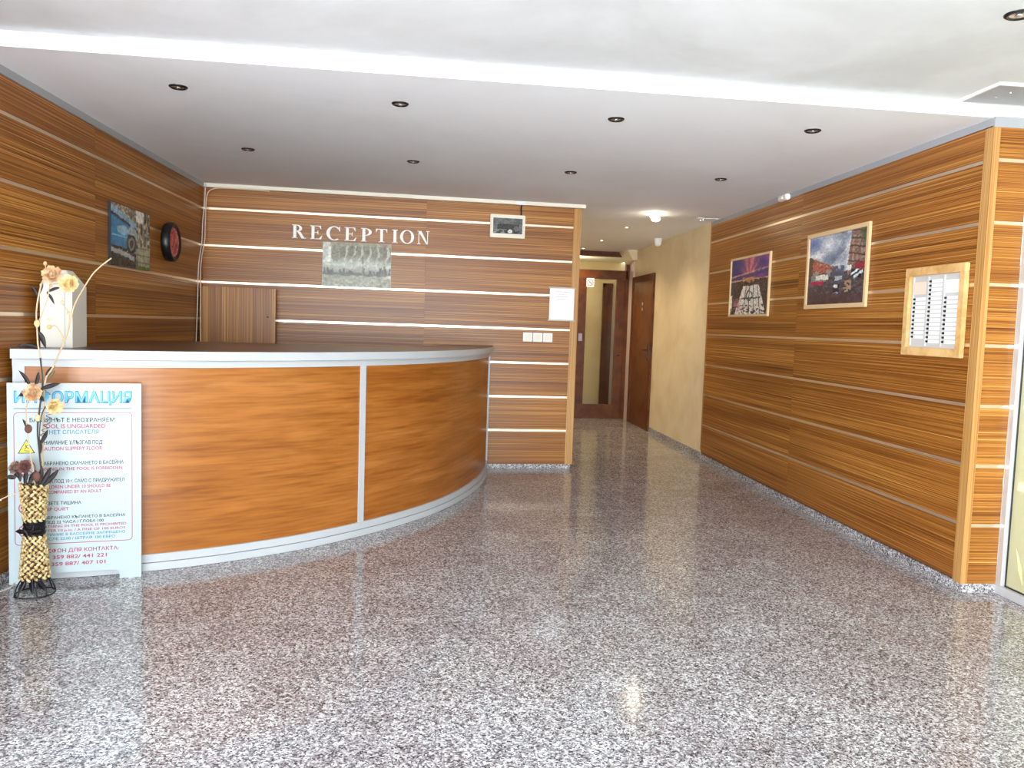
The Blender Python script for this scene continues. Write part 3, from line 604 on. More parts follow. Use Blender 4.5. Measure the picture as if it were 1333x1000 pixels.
def blue_car(X, Z, nx, nz):
    n1, n2, n3 = vn(nx, nz, 5, 6, 31), vn(nx, nz, 14, 16, 32), vn(nx, nz, 36, 30, 33)
    C = np.stack([90+n3*120, 88+n3*116, 80+n3*104], -1)
    put(C, (X > .6) & (np.sin(X*60) > .2) & (n2 > .4), (52, 50, 44), .8); put(C, (X > .62) & (X < .82) & (Z > .8), (232, 230, 224)); put(C, (X > .66) & (Z < .4), (168, 168, 146)); put(C, (X > .66) & (Z < .4) & (np.abs(np.sin(Z*26)) < .2), (110, 110, 94)); put(C, (X > .6) & (Z < .05), (84, 120, 60))
    body = (X < .62-.25*np.clip(Z-.75, 0, 1)) & (Z > .28) & (Z < .98-.35*X); C[body] = np.stack([20+n1*60, 110+n1*60, 160+n1*50], -1)[body]
    put(C, body & (Z > .86-.3*X), (160, 184, 204), .8); put(C, body & (np.abs(Z-.84+.28*X) < .02), (20, 50, 80)); put(C, (np.hypot((X-.28)/.14, (Z-.6)/.08) < 1), (190, 214, 230), .7)
    put(C, (np.abs(Z-.49) < .008) & (X < .66), (140, 200, 220)); put(C, (np.hypot((X-.52)/.1, (Z-.6)/.12) < 1), (170, 180, 186), .9); put(C, np.hypot((X-.5)/.13, (Z-.40)/.17) < 1, (34, 40, 46)); put(C, np.hypot((X-.5)/.08, (Z-.40)/.11) < 1, (120, 130, 136)); put(C, np.hypot((X-.5)/.05, (Z-.40)/.07) < 1, (40, 46, 50))
    lo = (Z < .3-.1*X) & (X < .62); C[lo] = np.stack([40+n3*40, 42+n3*40, 44+n3*36], -1)[lo]; put(C, (np.abs(Z-.24+.28*X*X) < .04) & (X < .58), (176, 180, 182)); put(C, (np.abs(Z-.31+.05*X) < .015) & (X < .4), (30, 30, 40))
    return C
def framed(name, F, s0, z0, W, H, fw, label, cat, func, nx, nz, fm, material=PRINT, depth=.022, fr=True):
    o = empty(name, label, cat, F, (s0, 0, z0))
    if fr:
        for b in ((0, W, -depth, -.001, 0, fw), (0, W, -depth, -.001, H-fw, H), (0, fw, -depth, -.001, fw, H-fw), (W-fw, W, -depth, -.001, fw, H-fw)):
            m = MB(); m.box(*b); m.build('frame_bar', fm, o, bevel=.002)
        m = MB(); m.box(fw, W-fw, -.01, -.001, fw, H-fw); m.build('backing', PAPER, o)
        picture('print', W-2*fw, H-2*fw, int(nx*1.5), int(nz*1.5), func, material, o, (fw, -.0108, fw))
    else:
        m = MB(); m.box(0, W, -depth, -.001, 0, H); m.build('block', fm, o, bevel=.001)
        picture('print', W-.004, H-.004, nx, nz, func, material, o, (.002, -depth-.0006, .002))
    return o
PINE = mat('pale_pine_frame', (226, 196, 150), .45)
framed('framed_picture', FR, -8.052, 1.598, .99, .59, .022, 'pine-framed poster of a white avenue under a purple and pink sunset', 'picture', city_sunset, 76, 92, PINE)
framed('framed_picture', FR, -6.332, 1.648, .944, .597, .032, 'pine-framed poster of a cloudy market street with old vehicles', 'picture', rainy_street, 90, 96, PINE)
framed('glass_picture', FB, -1.122, 1.752, .645, .42, 0, 'frameless glass print of a pale city skyline under the RECEPTION letters', 'picture', skyline, 84, 56, mat('glass_edge', (190, 196, 186), .2), PRINTG, .012, fr=False)
framed('canvas_picture', FL, 5.62, 1.755, .705, .42, 0, 'frameless print of a vintage blue car on the left wall beside the clock', 'picture', blue_car, 84, 56, BLACK, PRINTG, .02, fr=False)
# wall clock
ck = empty('wall_clock', 'round black-rimmed wall clock with a dusty red dial', 'clock', FL, (6.757, 0, 2.018))
m = MB(); m.lathe([(0.0, -.001), (.15, -.001), (.158, -.02), (.155, -.062), (.135, -.07), (.118, -.055), (.0, -.055)], 40, axis='y'); m.build('rim', BLACK, ck, True)
m = MB(); m.lathe([(0, -.0565), (.117, -.0565), (.117, -.055), (0, -.055)], 32, axis='y'); m.build('dial', paint('red_dial', (224, 118, 118), .5, 1, 14, (190, 150, 150)), ck)
for k in range(12):
    m = MB(); a = PI*k/6; m.prism([(.1*math.cos(a)-.005, .1*math.sin(a)-.005), (.1*math.cos(a)+.005, .1*math.sin(a)-.005), (.1*math.cos(a)+.005, .1*math.sin(a)+.005), (.1*math.cos(a)-.005, .1*math.sin(a)+.005)], -.058, -.0565); m.build('hour_mark', bpy.data.materials.get('pale_marks') or mat('pale_marks', (232, 190, 188), .5), ck)
m = MB(); m.prism([(-.004, -.01), (.004, -.01), (.002, .07), (-.002, .07)], -.060, -.0585); m.build('minute_hand', BLACK, ck)
m = MB(); m.prism([(-.004, 0), (.0, -.006), (-.045, -.045), (-.048, -.042)], -.060, -.0585); m.build('hour_hand', BLACK, ck)

# ------------------------------------------------------------------ things on the back wall
cab = empty('wall_cabinet', 'small square zebrano wall cabinet with upright grain in the left corner', 'cabinet', FB, (-2.19, 0, 1.185))
m = MB(); m.box(0, .65, -.13, -.001, 0, .515); m.build('body', DWOOD, cab); m = MB(); m.box(0, .66, -.15, -.131, -.002, .517); m.build('door', ZEBV, cab, bevel=.001)
m = MB(); m.lathe([(0, -.175), (.008, -.172), (.009, -.165), (.004, -.158), (.004, -.15)], 10, (.59, 0, .255), 'y'); m.build('knob', mat('brass_knob', (220, 190, 120), .3, .8), cab, True)
sc = empty('wall_tablet', 'small white-framed screen mounted high at the right end of the back wall', 'screen', FB, (.473, 0, 2.292))
m = MB(); m.prism([(0, 0), (.345, 0), (.345, .224), (0, .224)], -.03, -.001); m.build('casing', CREAM, sc, bevel=.004)
def scr(X, Z, nx, nz):
    n2 = vn(nx, nz, 9, 7, 51); v = 92+n2*28; C = np.stack([v, v+3, v+2], -1)
    put(C, (Z < .62) & (X > .14) & (X < .88), (66, 64, 62), .9); put(C, (Z < .28) & (X < .45) & (n2 > .4), (150, 150, 144), .8); put(C, np.hypot((X-.58)/.08, (Z-.14)/.12) < 1, (236, 236, 232)); put(C, np.hypot((X-.8)/.09, (Z-.33)/.18) < 1, (104, 104, 106)); return C
m = MB(); m.box(.028, .317, -.0315, -.03, .04, .19); m.build('display', DSCREEN, sc); picture('display_reflection', .285, .146, 44, 26, scr, PRINTG, sc, (.03, -.0322, .042))  # room reflection painted into the colours of the switched-off screen
m = MB(); m.lathe([(0, -.032), (.003, -.032), (.003, -.03)], 8, (.331, 0, .11), 'y'); m.build('button', BLACK, sc)
jb = MB(); jb.box(.715, .82, -.05, -.032, 2.615, 2.652); o = jb.build('junction_box', WPLAST, bevel=.006); o.matrix_world = FB; tag(o, 'small white junction box on the trunking above the wall screen', 'junction box')
cb = MB(); cb.tube(catmull([(.775, -.045, 2.615), (.772, -.03, 2.58), (.778, -.012, 2.55), (.778, -.012, 2.5165)], 5), .006, 6); o = cb.build('screen_cable', BCABLE, smooth=True); o.matrix_world = FB; tag(o, 'short black cable from the trunking down to the wall screen', 'cable')
pp = empty('paper_notice', 'white paper notice taped at the right end of the back wall', 'notice', FB, (1.095, 0, 1.50))
m = MB()
for i in range(6):
    x0, x1 = .25*i/6, .25*(i+1)/6; y0, y1 = -.004-.003*math.sin(PI*i/6), -.004-.003*math.sin(PI*(i+1)/6)
    m.add([(x0, y0, 0), (x1, y1, 0), (x1, y1, .328), (x0, y0, .328), (x0, y0+.0012, 0), (x1, y1+.0012, 0), (x1, y1+.0012, .328), (x0, y0+.0012, .328)], [(0, 1, 2, 3), (7, 6, 5, 4), (0, 4, 5, 1), (3, 2, 6, 7)])
m.build('sheet', PAPER, pp, fix=False)
TAPE = glass('clear_tape', film=(240, 238, 230), famt=.5)
for z_ in (-.004, .319):
    m = MB(); m.box(-.012, .262, -.0075, -.007, z_, z_+.016); m.build('tape', TAPE, pp)
m = MB()
for i, (a, b) in enumerate(((.06, .19), (.09, .15), (.06, .18), (.08, .16))): m.box(a, b, -.0082, -.0074, .285-i*.024, .289-i*.024)
m.build('faint_print_lines', INKG, pp)
for i, s_ in enumerate((.838, .940, 1.042)):
    sw = empty('light_switch', ['leftmost of the three square white switches on the back wall', 'middle of the three square white switches on the back wall', 'rightmost of the three square white switches on the back wall'][i], 'switch', FB, (s_, 0, 1.282), group='switches on the back wall')
    m = MB(); m.box(0, .095, -.009, -.0005, 0, .09); m.build('plate', WPLAST, sw, bevel=.003); m = MB(); m.box(.02, .075, -.013, -.009, .018, .072); m.build('rocker', CREAM, sw, bevel=.002)

# cables in the left corner
def corner_cable(pts, r, label, material, name='wall_cable'):
    m = MB(); m.tube(catmull(pts, 6), r, 6); tag(m.build(name, material, smooth=True), label, 'cable')
corner_cable([(-2.165, 7.66, 2.64), (-2.175, 7.66, 2.45), (-2.19, 7.66, 2.29), (-2.185, 7.62, 2.1), (-2.20, 7.58, 1.90), (-2.19, 7.52, 1.62), (-2.19, 7.5, 1.4), (-2.195, 7.48, 1.1)], .005, 'thin white cable hanging down the left corner, nearer the left wall', CABLE)
corner_cable([(-1.6, 7.70, 2.605), (-1.95, 7.69, 2.612), (-2.10, 7.68, 2.60), (-2.155, 7.67, 2.53), (-2.165, 7.66, 2.3), (-2.16, 7.62, 2.12), (-2.175, 7.56, 1.9), (-2.165, 7.52, 1.6), (-2.16, 7.5, 1.35), (-2.15, 7.48, 1.1)], .005, 'thin peach cable curving from under the trunking down the left corner', PKCABLE)
corner_cable([(-2.21, 4.02, .006), (-2.19, 4.12, .006), (-2.16, 4.25, .006), (-2.2, 4.36, .03), (-2.215, 4.4, .12)], .004, 'thin white cord lying on the floor beside the left wall', CABLE, 'floor_cord')

# ------------------------------------------------------------------ name-plate panel in the right wall
vp = empty('label_panel', 'pale button board with three columns of label strips in a wooden wall frame', 'panel', FR, (-4.897, 0, 1.332))
PW, PH = .585, .545; fw = .05
PALEF = paint('pale_beech_frame', (230, 190, 132), .4, 1, 9, (226, 212, 190))
for b, mt_ in (((0, PW, 0, fw), PALEF), ((0, PW, PH-fw, PH), PALEF), ((0, fw, fw, PH-fw), PALEF), ((PW-fw, PW, fw, PH-fw), PALEF)):
    m = MB(); m.box(b[0], b[1], -.03, -.001, b[2], b[3]); m.build('frame_bar', mt_, vp, bevel=.003)
PALE = mat('pale_grey_plastic', (206, 204, 202), .4)
m = MB(); m.box(fw, PW-fw, -.006, -.001, fw, PH-fw); m.build('back_plate', PALE, vp)
cw = (PW-2*fw-.03)/3
for ci in range(3):
    x0 = fw+.012+ci*(cw+.004)
    for b in ((x0, x0+.006), (x0+cw-.006, x0+cw)):
        m = MB(); m.box(b[0], b[1], -.014, -.006, fw+.01, PH-fw-.01); m.build('column_rail', PALE, vp)
    zt = PH-fw-.03; pitch = .0262; n = 16; zs = zt
    if ci != 1:
        m = MB(); m.box(x0+.016, x0+cw-.012, -.012, -.006, zt-.085, zt-.008); m.build('name_plate_large', PAPER if ci else mat('pale_peach_card', (240, 222, 204), .6), vp); zs = zt-.105; n = 12 if ci else 10
    for k in range(n):
        z = zs-k*pitch
        if z-.02 < fw+.008: break
        m = MB(); m.box(x0+.035, x0+cw-.01, -.011, -.006, z-.019, z); m.build('label_strip', PAPER, vp)
        m = MB(); m.lathe([(0, -.016), (.006, -.015), (.0075, -.006)], 8, (x0+.02, 0, z-.0095), 'y'); m.build('button', BLACK, vp)

# ------------------------------------------------------------------ ceiling fittings
def downlight(label, x, y, z, lit=False, r=.048, group=None):
    o = empty('downlight', label, 'ceiling light', None, (x, y, z), group)
    m = MB(); m.lathe([(r*.62, .004), (r*.66, -.006), (r*.85, -.009), (r, -.004), (r*1.02, .001)], 28); m.build('ring', ALU if lit else CHROME, o, True)
    m = MB(); m.lathe([(r*.64, -.004), (r*.3, -.0005), (0, -.0005)], 24); m.build('reflector', SILVER, o, True)
    m = MB(); m.ell((0, 0, -.006), (r*.32, r*.32, .006), 12, 6); m.build('bulb', LAMP if lit else SILVER, o, True)
    return o
G1 = 'recessed spotlights in the reception ceiling'
for x, y, lb in ((-1.428, 4.54, 'first from the left in the front row'), (-.249, 4.62, 'second from the left in the front row'), (.997, 4.68, 'third from the left in the front row'), (2.192, 4.683, 'rightmost in the front row'),
                 (-1.42, 6.083, 'leftmost in the back row'), (-.227, 6.221, 'second from the left in the back row'), (1.002, 6.325, 'third from the left in the back row'), (2.207, 6.293, 'rightmost in the back row')):
    downlight('unlit dark-ringed ceiling spotlight, '+lb, x, y, 2.655, group=G1)
downlight('unlit dark-ringed ceiling spotlight in the front ceiling at the top right edge', 2.255, 3.063, 2.728, r=.055)
for x, y, lb in ((2.201, 9.468, 'small lit corridor spotlight nearer the camera'), (2.203, 10.972, 'small lit corridor spotlight further down the corridor'), (2.16, 12.15, 'furthest lit corridor spotlight above the end door')):
    downlight(lb, x, y, 2.655, True, .042, 'lit corridor spotlights')
    l = bpy.data.lights.new('corridor_lamp', 'SPOT'); l.energy = 30; l.color = (1, .80, .52); l.spot_size = 2.4; l.spot_blend = .8; l.shadow_soft_size = .04
    lo = bpy.data.objects.new('corridor_lamp', l); COL.objects.link(lo); lo.location = (x, y, 2.63)
tl = empty('twin_lamp', 'lit two-headed white ceiling lamp at the corridor mouth', 'ceiling light', None, (2.215, 8.3, 2.655))
m = MB(); m.lathe([(.0, -.001), (.05, -.001), (.052, -.012), (0, -.016)], 20); m.build('ceiling_rose', WPLAST, tl, True)
for dx, dy in ((-.03, -.12), (.045, .1)):
    m = MB(); m.tube([(0, 0, -.012), (dx*.6, dy*.6, -.03)], .008, 8); m.build('arm', WPLAST, tl); m = MB(); m.ell((dx, dy, -.04), (.05, .05, .03), 14, 8); m.build('lamp_head', LAMP, tl, True)
l = bpy.data.lights.new('corridor_lamp', 'POINT'); l.energy = .8; l.color = (1, .86, .66); l.shadow_soft_size = .06; lo = bpy.data.objects.new('corridor_lamp', l); COL.objects.link(lo); lo.location = (2.215, 8.3, 2.54)
def hatch(name, label, x0, x1, y0, y1, z, tilt=.0):
    o = empty(name, label, 'ceiling hatch', None, (x0, y0, z))
    W, D = x1-x0, y1-y0
    m = MB(); t = .014
    for b in ((0, W, 0, t), (0, W, D-t, D), (0, t, t, D-t), (W-t, W, t, D-t)): m.box(b[0], b[1], b[2], b[3], -.014 if tilt else -.005, -.0005)
    m.build('rim', WPLAST if tilt else CEIL, o)
    m = MB(); m.add([(t, t, -.004), (W-t, t, -.004), (W-t, D-t, -.004-tilt), (t, D-t, -.004-tilt), (t, t, -.0005), (W-t, t, -.0005), (W-t, D-t, -.0005-tilt), (t, D-t, -.0005-tilt)],
                    [(0, 3, 2, 1), (4, 5, 6, 7), (0, 1, 5, 4), (1, 2, 6, 5), (2, 3, 7, 6), (3, 0, 4, 7)]); m.build('flap', GREYB if tilt else CEIL, o)
    m = MB(); m.lathe([(0, -.012), (.006, -.012), (.007, -.004)], 8, (W*.35, D*.4, 0)); m.lathe([(0, -.012), (.006, -.012), (.007, -.004)], 8, (W*.3, D*.65, 0)); m.build('catch', SILVER, o)
    return o
hatch('access_hatch', 'square ceiling hatch with a raised white rim above the right return wall', 2.755, 3.2, 3.85, 4.165, 2.728, .012)
hatch('small_hatch', 'small flat hatch in the ceiling at the far end of the right wall', 2.74, 2.97, 8.45, 8.66, 2.655)
ms = empty('motion_sensor', 'white dome motion sensor on the ceiling beside the beige corridor wall', 'sensor', None, (2.87, 10.5, 2.655))
m = MB(); m.lathe([(.05, 0), (.055, -.02), (.05, -.05)], 16); m.build('base', WPLAST, ms, True); m = MB(); m.ell((0, 0, -.055), (.05, .05, .05), 14, 8); m.build('dome', WPLAST, ms, True)
s2 = empty('corner_sensor', 'small white box sensor on the grey band above the right wall', 'sensor', FR, (-6.90, 0, 2.60))
m = MB(); m.box(0, .16, -.05, -.004, 0, .05); m.build('housing', WPLAST, s2, bevel=.008); m = MB(); m.ell((.08, -.05, .022), (.03, .012, .016), 10, 6); m.build('lens', CREAM, s2, True)
ns = empty('no_smoking_sticker', 'small white and red no-smoking sticker on the corridor end door', 'sticker', None, (2.30, 12.508, 2.085))
m = MB(); m.prism(rrect(0, .12, 0, .14, .012), -.001, .0008); m.build('sticker_sheet', PAPER, ns)
m = MB(); seg_ring(m, .06, .07, .05, .05, .011, .011, 0, 2*PI, 20, .0018); m.prism([(.028, .098), (.036, .106), (.094, .042), (.086, .034)], -.002, 0); m.build('prohibition_mark', mat('sign_red', (206, 40, 36), .5), ns)
m = MB(); m.box(.032, .088, -.0016, 0, .065, .075); m.build('cigarette', BLK, ns)
kp = MB(); kp.box(2.20, 2.26, 12.49, 12.508, 1.23, 1.35); tag(kp.build('wall_keypad', mat('lilac_plastic', (176, 160, 190), .4), bevel=.003), 'small lilac keypad on the post beside the corridor end door', 'keypad')

# ------------------------------------------------------------------ white box on the counter
bx = empty('white_box', 'tall white box with a sloping peaked roof standing on the left end of the counter', 'box', frame(-2.185, 4.62, .155, .012), (0, 0, 1.2300))
bw, bdp, eh, th = .165, .22, .345, .43
m = MB(); m.box(0, bw, 0, bdp, 0, eh); m.build('body', mat('white_card', (226, 222, 212), .6), bx)
m = MB(); i1 = .055; m.add([(0, 0, eh), (bw, 0, eh), (bw, bdp, eh), (0, bdp, eh), (i1*.8, .07, th), (bw-i1, .07, th), (bw-i1, bdp-.05, th), (i1*.8, bdp-.05, th)],
    [(0, 3, 2, 1), (4, 5, 6, 7), (0, 1, 5, 4), (1, 2, 6, 5), (2, 3, 7, 6), (3, 0, 4, 7)]); m.build('roof', bpy.data.materials['white_card'], bx)
m = MB(); m.box(bw*.76, bw*.775, -.0012, .001, .005, eh); m.build('front_slit', GREYB, bx)

# ------------------------------------------------------------------ straw vase and dried flowers
VX, VY = -2.0, 4.15
vs_ = empty('straw_vase', 'hourglass vase of plaited straw on a black wire base in front of the sign', 'vase', None, (VX, VY, 0))
def weave(name, z0, z1, r0, r1, seed):
    m = MB(); rows = int((z1-z0)/.0145); rr = random.Random(seed)
    for i in range(rows+1):
        t = i/rows; z = z0+(z1-z0)*t; r = r0+(r1-r0)*t; n = 12
        for k in range(n):
            a = 2*PI*(k+.5*(i % 2))/n+rr.uniform(-.05, .05)
            rot = Matrix.Rotation(a, 3, 'Z') @ Matrix.Rotation((.7 if i % 2 else -.7)+rr.uniform(-.2, .2), 3, 'X')
            m.ell((r*math.cos(a), r*math.sin(a), z+rr.uniform(-.002, .002)), (.007, .0155, .0075), 6, 4, rot)
    c_ = MB(); c_.lathe([(r0-.004, z0), (r1-.004, z1)], 16); c_.build(name+'_core', STRAWD, vs_, True)
    return m.build(name, STRAW, vs_, True, fix=False, kind='stuff')
weave('upper_weave', .385, .56, .047, .062, 1); weave('lower_weave', .092, .298, .066, .048, 2)
m = MB()
for i in range(8): m.tube([((.045+.002*(i % 2))*math.cos(a), (.045+.002*(i % 2))*math.sin(a), .305+i*.0105+.004*math.sin(a*2)) for a in np.linspace(0, 2*PI, 17)], .0055, 6, cap=False)
m.build('dark_binding', IRON, vs_, True)
m = MB()
for k in range(10):
    a = 2*PI*k/10; m.tube([((.043+.014*abs(2*t-1))*math.cos(a), (.043+.014*abs(2*t-1))*math.sin(a), .06+t*.50) for t in (0, .25, .5, .75, 1)], .0022, 5)
m.build('wire_cage', IRON, vs_, True)
m = MB()
for k in range(4):
    a = PI/4+PI*k/2; c, s_ = math.cos(a), math.sin(a); tx, ty = -s_, c
    m.tube(catmull([(c*.055, s_*.055, .095), (c*.075+tx*.02, s_*.075+ty*.02, .05), (c*.088+tx*.02, s_*.088+ty*.02, .008), (c*.094, s_*.094, .005), (c*.088-tx*.02, s_*.088-ty*.02, .008), (c*.075-tx*.02, s_*.075-ty*.02, .05), (c*.055, s_*.055, .095)], 5), .0035, 6)
m.tube([(.09*math.cos(a), .09*math.sin(a), .005) for a in np.linspace(0, 2*PI, 29)], .0035, 6)
m.lathe([(0, .088), (.06, .09), (.062, .096), (0, .1)], 16); m.build('wire_base', IRON, vs_, True)
def leaf(parent, p, d, l, w_, material=LEAFD, droop=.3, name='leaf'):
    d = Vector(d).normalized(); side = d.cross(Vector((.2, 1, .1))).normalized(); n_ = side.cross(d); m = MB(); vs = []; K = 7
    for i in range(K+1):
        t = i/K; c = Vector(p)+d*l*t-Vector((0, 0, 1))*droop*l*t*t+n_*.06*l*math.sin(PI*t); ww = w_*math.sin(PI*min(1, .06+t*.94))**.8*.5
        if i == K: ww = .0004
        vs += [tuple(c-side*ww), tuple(c+n_*ww*.3), tuple(c+side*ww), tuple(c-n_*.0014)]
    fs = []
    for i in range(K):
        for j in range(4): fs.append((i*4+j, i*4+(j+1) % 4, (i+1)*4+(j+1) % 4, (i+1)*4+j))
    fs += [(3, 2, 1, 0), (K*4, K*4+1, K*4+2, K*4+3)]
    m.add(vs, fs); return m.build(name, material, parent, True)
def rose(parent, p, r, material, tilt=(0, -1, .3), seed=0, name='rose'):
    rr = random.Random(seed); m = MB(); T = Vector(tilt).normalized(); Q = Vector((0, 0, 1)).rotation_difference(T).to_matrix()
    for layer, (n, r0, r1, hh, w_) in enumerate(((3, .10, .22, .62, 1.15), (4, .18, .48, .60, 1.0), (5, .26, .82, .46, .85), (6, .30, 1.12, .26, .72))):
        for k in range(n):
            a = 2*PI*k/n+layer*.7+rr.uniform(-.15, .15); K = 5; vs = []; wob = rr.uniform(-.06, .06)
            for i in range(K+1):
                for j in range(K+1):
                    u, v = i/K, (j/K-.5)*2; rad = r*(r0+(r1-r0)*u**1.5+.10*math.sin(PI*u)); ang = a+v*w_*(.45+.55*math.sin(PI*min(1, u*.8+.15)))
                    h = r*(-.35+(hh+.35)*u*(1.35-.35*u))-r*.20*(v*v)*u*u+r*(wob+.05*math.sin(v*4+k))*u; rad *= 1+.05*math.sin(v*6+k)*u
                    vs.append(tuple(Vector(p)+Q @ Vector((rad*math.cos(ang), rad*math.sin(ang), h))))
            m.add(vs, [(i*(K+1)+j, i*(K+1)+j+1, (i+1)*(K+1)+j+1, (i+1)*(K+1)+j) for i in range(K) for j in range(K)])
    m.ell(tuple(Vector(p)-T*r*.15), (r*.42, r*.42, r*.5), 8, 5)
    return m.build(name, material, parent, True, fix=False)
def bud(parent, p, r, material, name='bud', e=1.25):
    m = MB(); m.ell(p, (r, r*.8, r*e), 10, 7); return m.build(name, material, parent, True)
def P3(x, z, dy=0): return (x-VX, dy, z)
def branch(label, name='dried_rose_branch'): return empty(name, label, 'dried flower', None, (VX, VY, .0))
for x_, z_, d_, l_ in ((-.03, .35, (.4, 0, -1), .07), (.02, .37, (-.3, 0, -1), .07), (.01, .33, (1, 0, .2), .05), (-.02, .33, (-1, 0, .1), .045)): leaf(vs_, (x_, -.052, z_), d_, l_, .026, IRON, 0, 'waist_leaf')
for x_, z_, d_, l_ in ((0, .09, (.3, -.3, -1), .075), (.02, .09, (1, -.3, -.8), .08), (-.02, .09, (-.4, -.4, -1), .07)): leaf(vs_, (x_, -.05, z_), d_, l_, .03, IRON, 0, 'base_leaf')
b1 = branch('tall dried branch topped by two peach roses before the white box')
m = MB(); m.tube(catmull([P3(-1.999, .40, .01), P3(-1.971, .556, .02), P3(-1.974, .681, .01), P3(-1.98, .836), P3(-1.968, .951), P3(-1.954, 1.071), P3(-1.963, 1.197)], 5), .0045, 6); m.build('lower_stem', STEMD, b1, True)
m = MB(); m.tube(catmull([P3(-1.954, 1.071), P3(-1.963, 1.197), P3(-1.974, 1.265), P3(-1.978, 1.356), P3(-1.98, 1.424), P3(-1.966, 1.515), P3(-1.944, 1.583), P3(-1.91, 1.60)], 5), .0042, 6)
m.tube(catmull([P3(-1.978, 1.356), P3(-1.949, 1.425), P3(-1.926, 1.494), P3(-1.911, 1.555), P3(-1.846, 1.572)], 5), .0028, 6); m.tube(catmull([P3(-1.944, 1.59), P3(-1.935, 1.63), P3(-1.936, 1.66)], 4), .0022, 6); m.build('stem', STEMP, b1, True)
rose(b1, P3(-1.898, 1.608, -.015), .042, ROSEP, (.15, -1, .5), 1); rose(b1, P3(-1.822, 1.567, -.01), .04, ROSEY, (.3, -1, .25), 2)
bud(b1, P3(-1.936, 1.662), .009, ROSEP); bud(b1, P3(-1.973, 1.367, -.008), .015, ROSEY); bud(b1, P3(-1.911, 1.555), .008, ROSEP)
for p, d, l, w2 in ((P3(-1.975, 1.50), (-.45, 0, 1), .085, .02), (P3(-1.972, 1.50), (.25, 0, 1), .10, .016), (P3(-1.93, 1.52), (1, 0, .8), .085, .016), (P3(-1.93, 1.52), (.7, 0, -.8), .055, .016), (P3(-1.975, 1.33), (.6, 0, -1), .075, .03), (P3(-1.965, 1.24), (-1, 0, .45), .12, .022), (P3(-1.85, 1.575), (.3, 0, -1), .04, .014), (P3(-1.94, 1.11), (.6, 0, 1), .09, .018)):
    leaf(b1, p, d, l, w2)
b2 = branch('tall forked bare twig with buds leaning right towards the blue car picture')
m = MB(); m.tube(catmull([P3(-1.995, .40, -.01), P3(-1.964, .556, .0), P3(-1.958, .836, .01), P3(-1.948, 1.071, .01), P3(-1.904, 1.152), P3(-1.848, 1.286), P3(-1.826, 1.361), P3(-1.803, 1.453), P3(-1.77, 1.522), P3(-1.715, 1.615), P3(-1.671, 1.662), P3(-1.624, 1.701)], 5), [.0045]*20+[.0042]*20+[.0036]*16, 6)
m.tube(catmull([P3(-1.848, 1.29), P3(-1.87, 1.333), P3(-1.891, 1.359), P3(-1.913, 1.352)], 4), .003, 6); m.tube(catmull([P3(-1.844, 1.3), P3(-1.826, 1.376), P3(-1.829, 1.425), P3(-1.847, 1.455), P3(-1.858, 1.473)], 4), .0026, 6); m.build('stem', STEMP, b2, True)
bud(b2, P3(-1.915, 1.352, -.008), .013, ROSEY, e=.9); bud(b2, P3(-1.848, 1.29, -.004), .008, STEMP); bud(b2, P3(-1.829, 1.425), .007, ROSEY); bud(b2, P3(-1.858, 1.475), .008, ROSEY); bud(b2, P3(-1.917, 1.39, -.006), .009, ROSEY, e=.8); bud(b2, P3(-1.904, 1.155), .006, ROSEY)
leaf(b2, P3(-1.93, 1.09), (.5, 0, 1), .08, .016, mat('olive_leaf', (120, 112, 80), .7))
b3 = branch('short dried stem with a peach rose and dark leaves in front of the sign title')
m = MB(); m.tube(catmull([P3(-2.005, .40, 0), P3(-1.985, .564, -.02), P3(-2.006, .719, -.02), P3(-2.02, .835, -.02), P3(-2.022, .95, -.02), P3(-2.0, 1.02, -.02)], 5), .0035, 6); m.build('stem', STEMP, b3, True)
rose(b3, P3(-1.985, 1.026, -.03), .04, ROSEP, (.1, -1, .25), 3)
for d, l in (((-.6, 0, 1), .11), ((.2, 0, 1), .09), ((1, 0, .45), .11), ((-1, 0, -.3), .05), ((.5, 0, -.5), .05)): leaf(b3, P3(-1.99+.025*d[0], 1.03+.02*d[2], -.01), d, l, .022, droop=.1)
bud(b3, P3(-2.009, .845, -.03), .018, ROSEB); leaf(b3, P3(-2.01, .83, -.02), (-.5, 0, 1), .07, .02, droop=0)
b4 = branch('short dried stem with a cream rose hanging beside a curled tendril')
m = MB(); m.tube(catmull([P3(-1.985, .40, .01), P3(-1.95, .58, -.03), P3(-1.955, .75, -.035), P3(-1.95, .88, -.035), P3(-1.93, .95, -.035), P3(-1.90, .975, -.04)], 5), .0028, 6); m.build('stem', STEMD, b4, True)
m = MB(); m.tube([P3(-1.94+.014*math.sin(k*.55)+.0006*k, .80+k*.0021, -.035+.01*math.cos(k*.55)) for k in range(60)], .0016, 5); m.build('tendril', STEMD, b4, True)
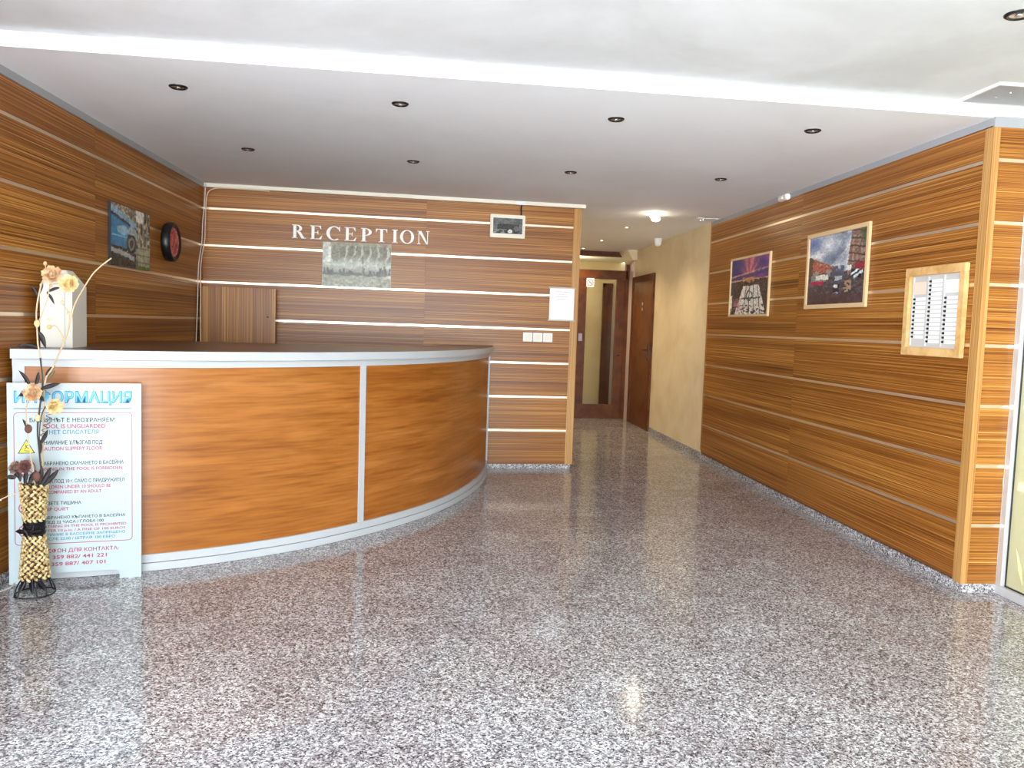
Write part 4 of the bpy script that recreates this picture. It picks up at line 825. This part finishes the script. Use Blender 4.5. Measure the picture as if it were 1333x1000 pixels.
rose(b4, P3(-1.877, .961, -.045), .036, ROSEY, (.8, -.8, -.2), 4); bud(b4, P3(-1.957, .902, -.045), .014, ROSEY); leaf(b4, P3(-1.95, .77, -.04), (.5, 0, 1), .085, .022, droop=0); leaf(b4, P3(-1.96, .8, -.03), (.1, 0, -1), .08, .02, droop=0)
b5 = branch('low spray of dark dried leaves and brown buds at the left of the vase mouth')
m = MB(); m.tube(catmull([P3(-2.01, .40), P3(-2.03, .57, -.01), P3(-2.06, .62, -.02), P3(-2.08, .645, -.02)], 4), .003, 6); m.tube(catmull([P3(-2.01, .42), P3(-2.03, .6, -.02), P3(-2.03, .66, -.02)], 4), .003, 6); m.build('stem', STEMD, b5, True)
rose(b5, P3(-2.078, .648, -.02), .03, paint('taupe_petal', (160, 136, 122), .8, 1, 40, (150, 120, 110)), (-.3, -1, .4), 5); rose(b5, P3(-2.028, .655, -.035), .03, ROSEB, (.1, -1, .3), 6)
for x_, z_, d, l in ((-2.06, .6, (-.6, 0, .9), .06), (-2.05, .58, (-.2, 0, 1), .07), (-2.03, .57, (.1, 0, 1), .08), (-2.01, .57, (.4, 0, 1), .07), (-2.07, .60, (-1, 0, .1), .05)): leaf(b5, P3(x_, z_, -.03), d, l, .026, droop=.05)
b6 = branch('low spray of dark pointed leaves at the right of the vase mouth')
m = MB(); m.tube(catmull([P3(-1.99, .40, -.005), P3(-1.96, .57, -.03), P3(-1.94, .61, -.035)], 4), .003, 6); m.build('stem', STEMD, b6, True)
for x_, z_, d, l in ((-1.95, .565, (.5, 0, 1), .11), (-1.96, .57, (.15, 0, 1), .10), (-1.94, .56, (1, 0, 1.2), .12), (-1.97, .57, (-.1, 0, 1), .08)): leaf(b6, P3(x_, z_, -.035), d, l, .026, droop=.05)
bud(b6, P3(-1.965, .61, -.045), .02, ROSEB)
b7 = MB(); b7.tube(catmull([(-2.04, 4.12, .51), (-2.08, 4.11, .52), (-2.11, 4.1, .505), (-2.135, 4.09, .492)], 4), .0025, 6); b7.ell((-2.135, 4.09, .492), (.014, .006, .005), 8, 5); tag(b7.build('straw_curl', PKCABLE, smooth=True), 'thin peach straw curl sticking out of the left side of the vase', 'straw')
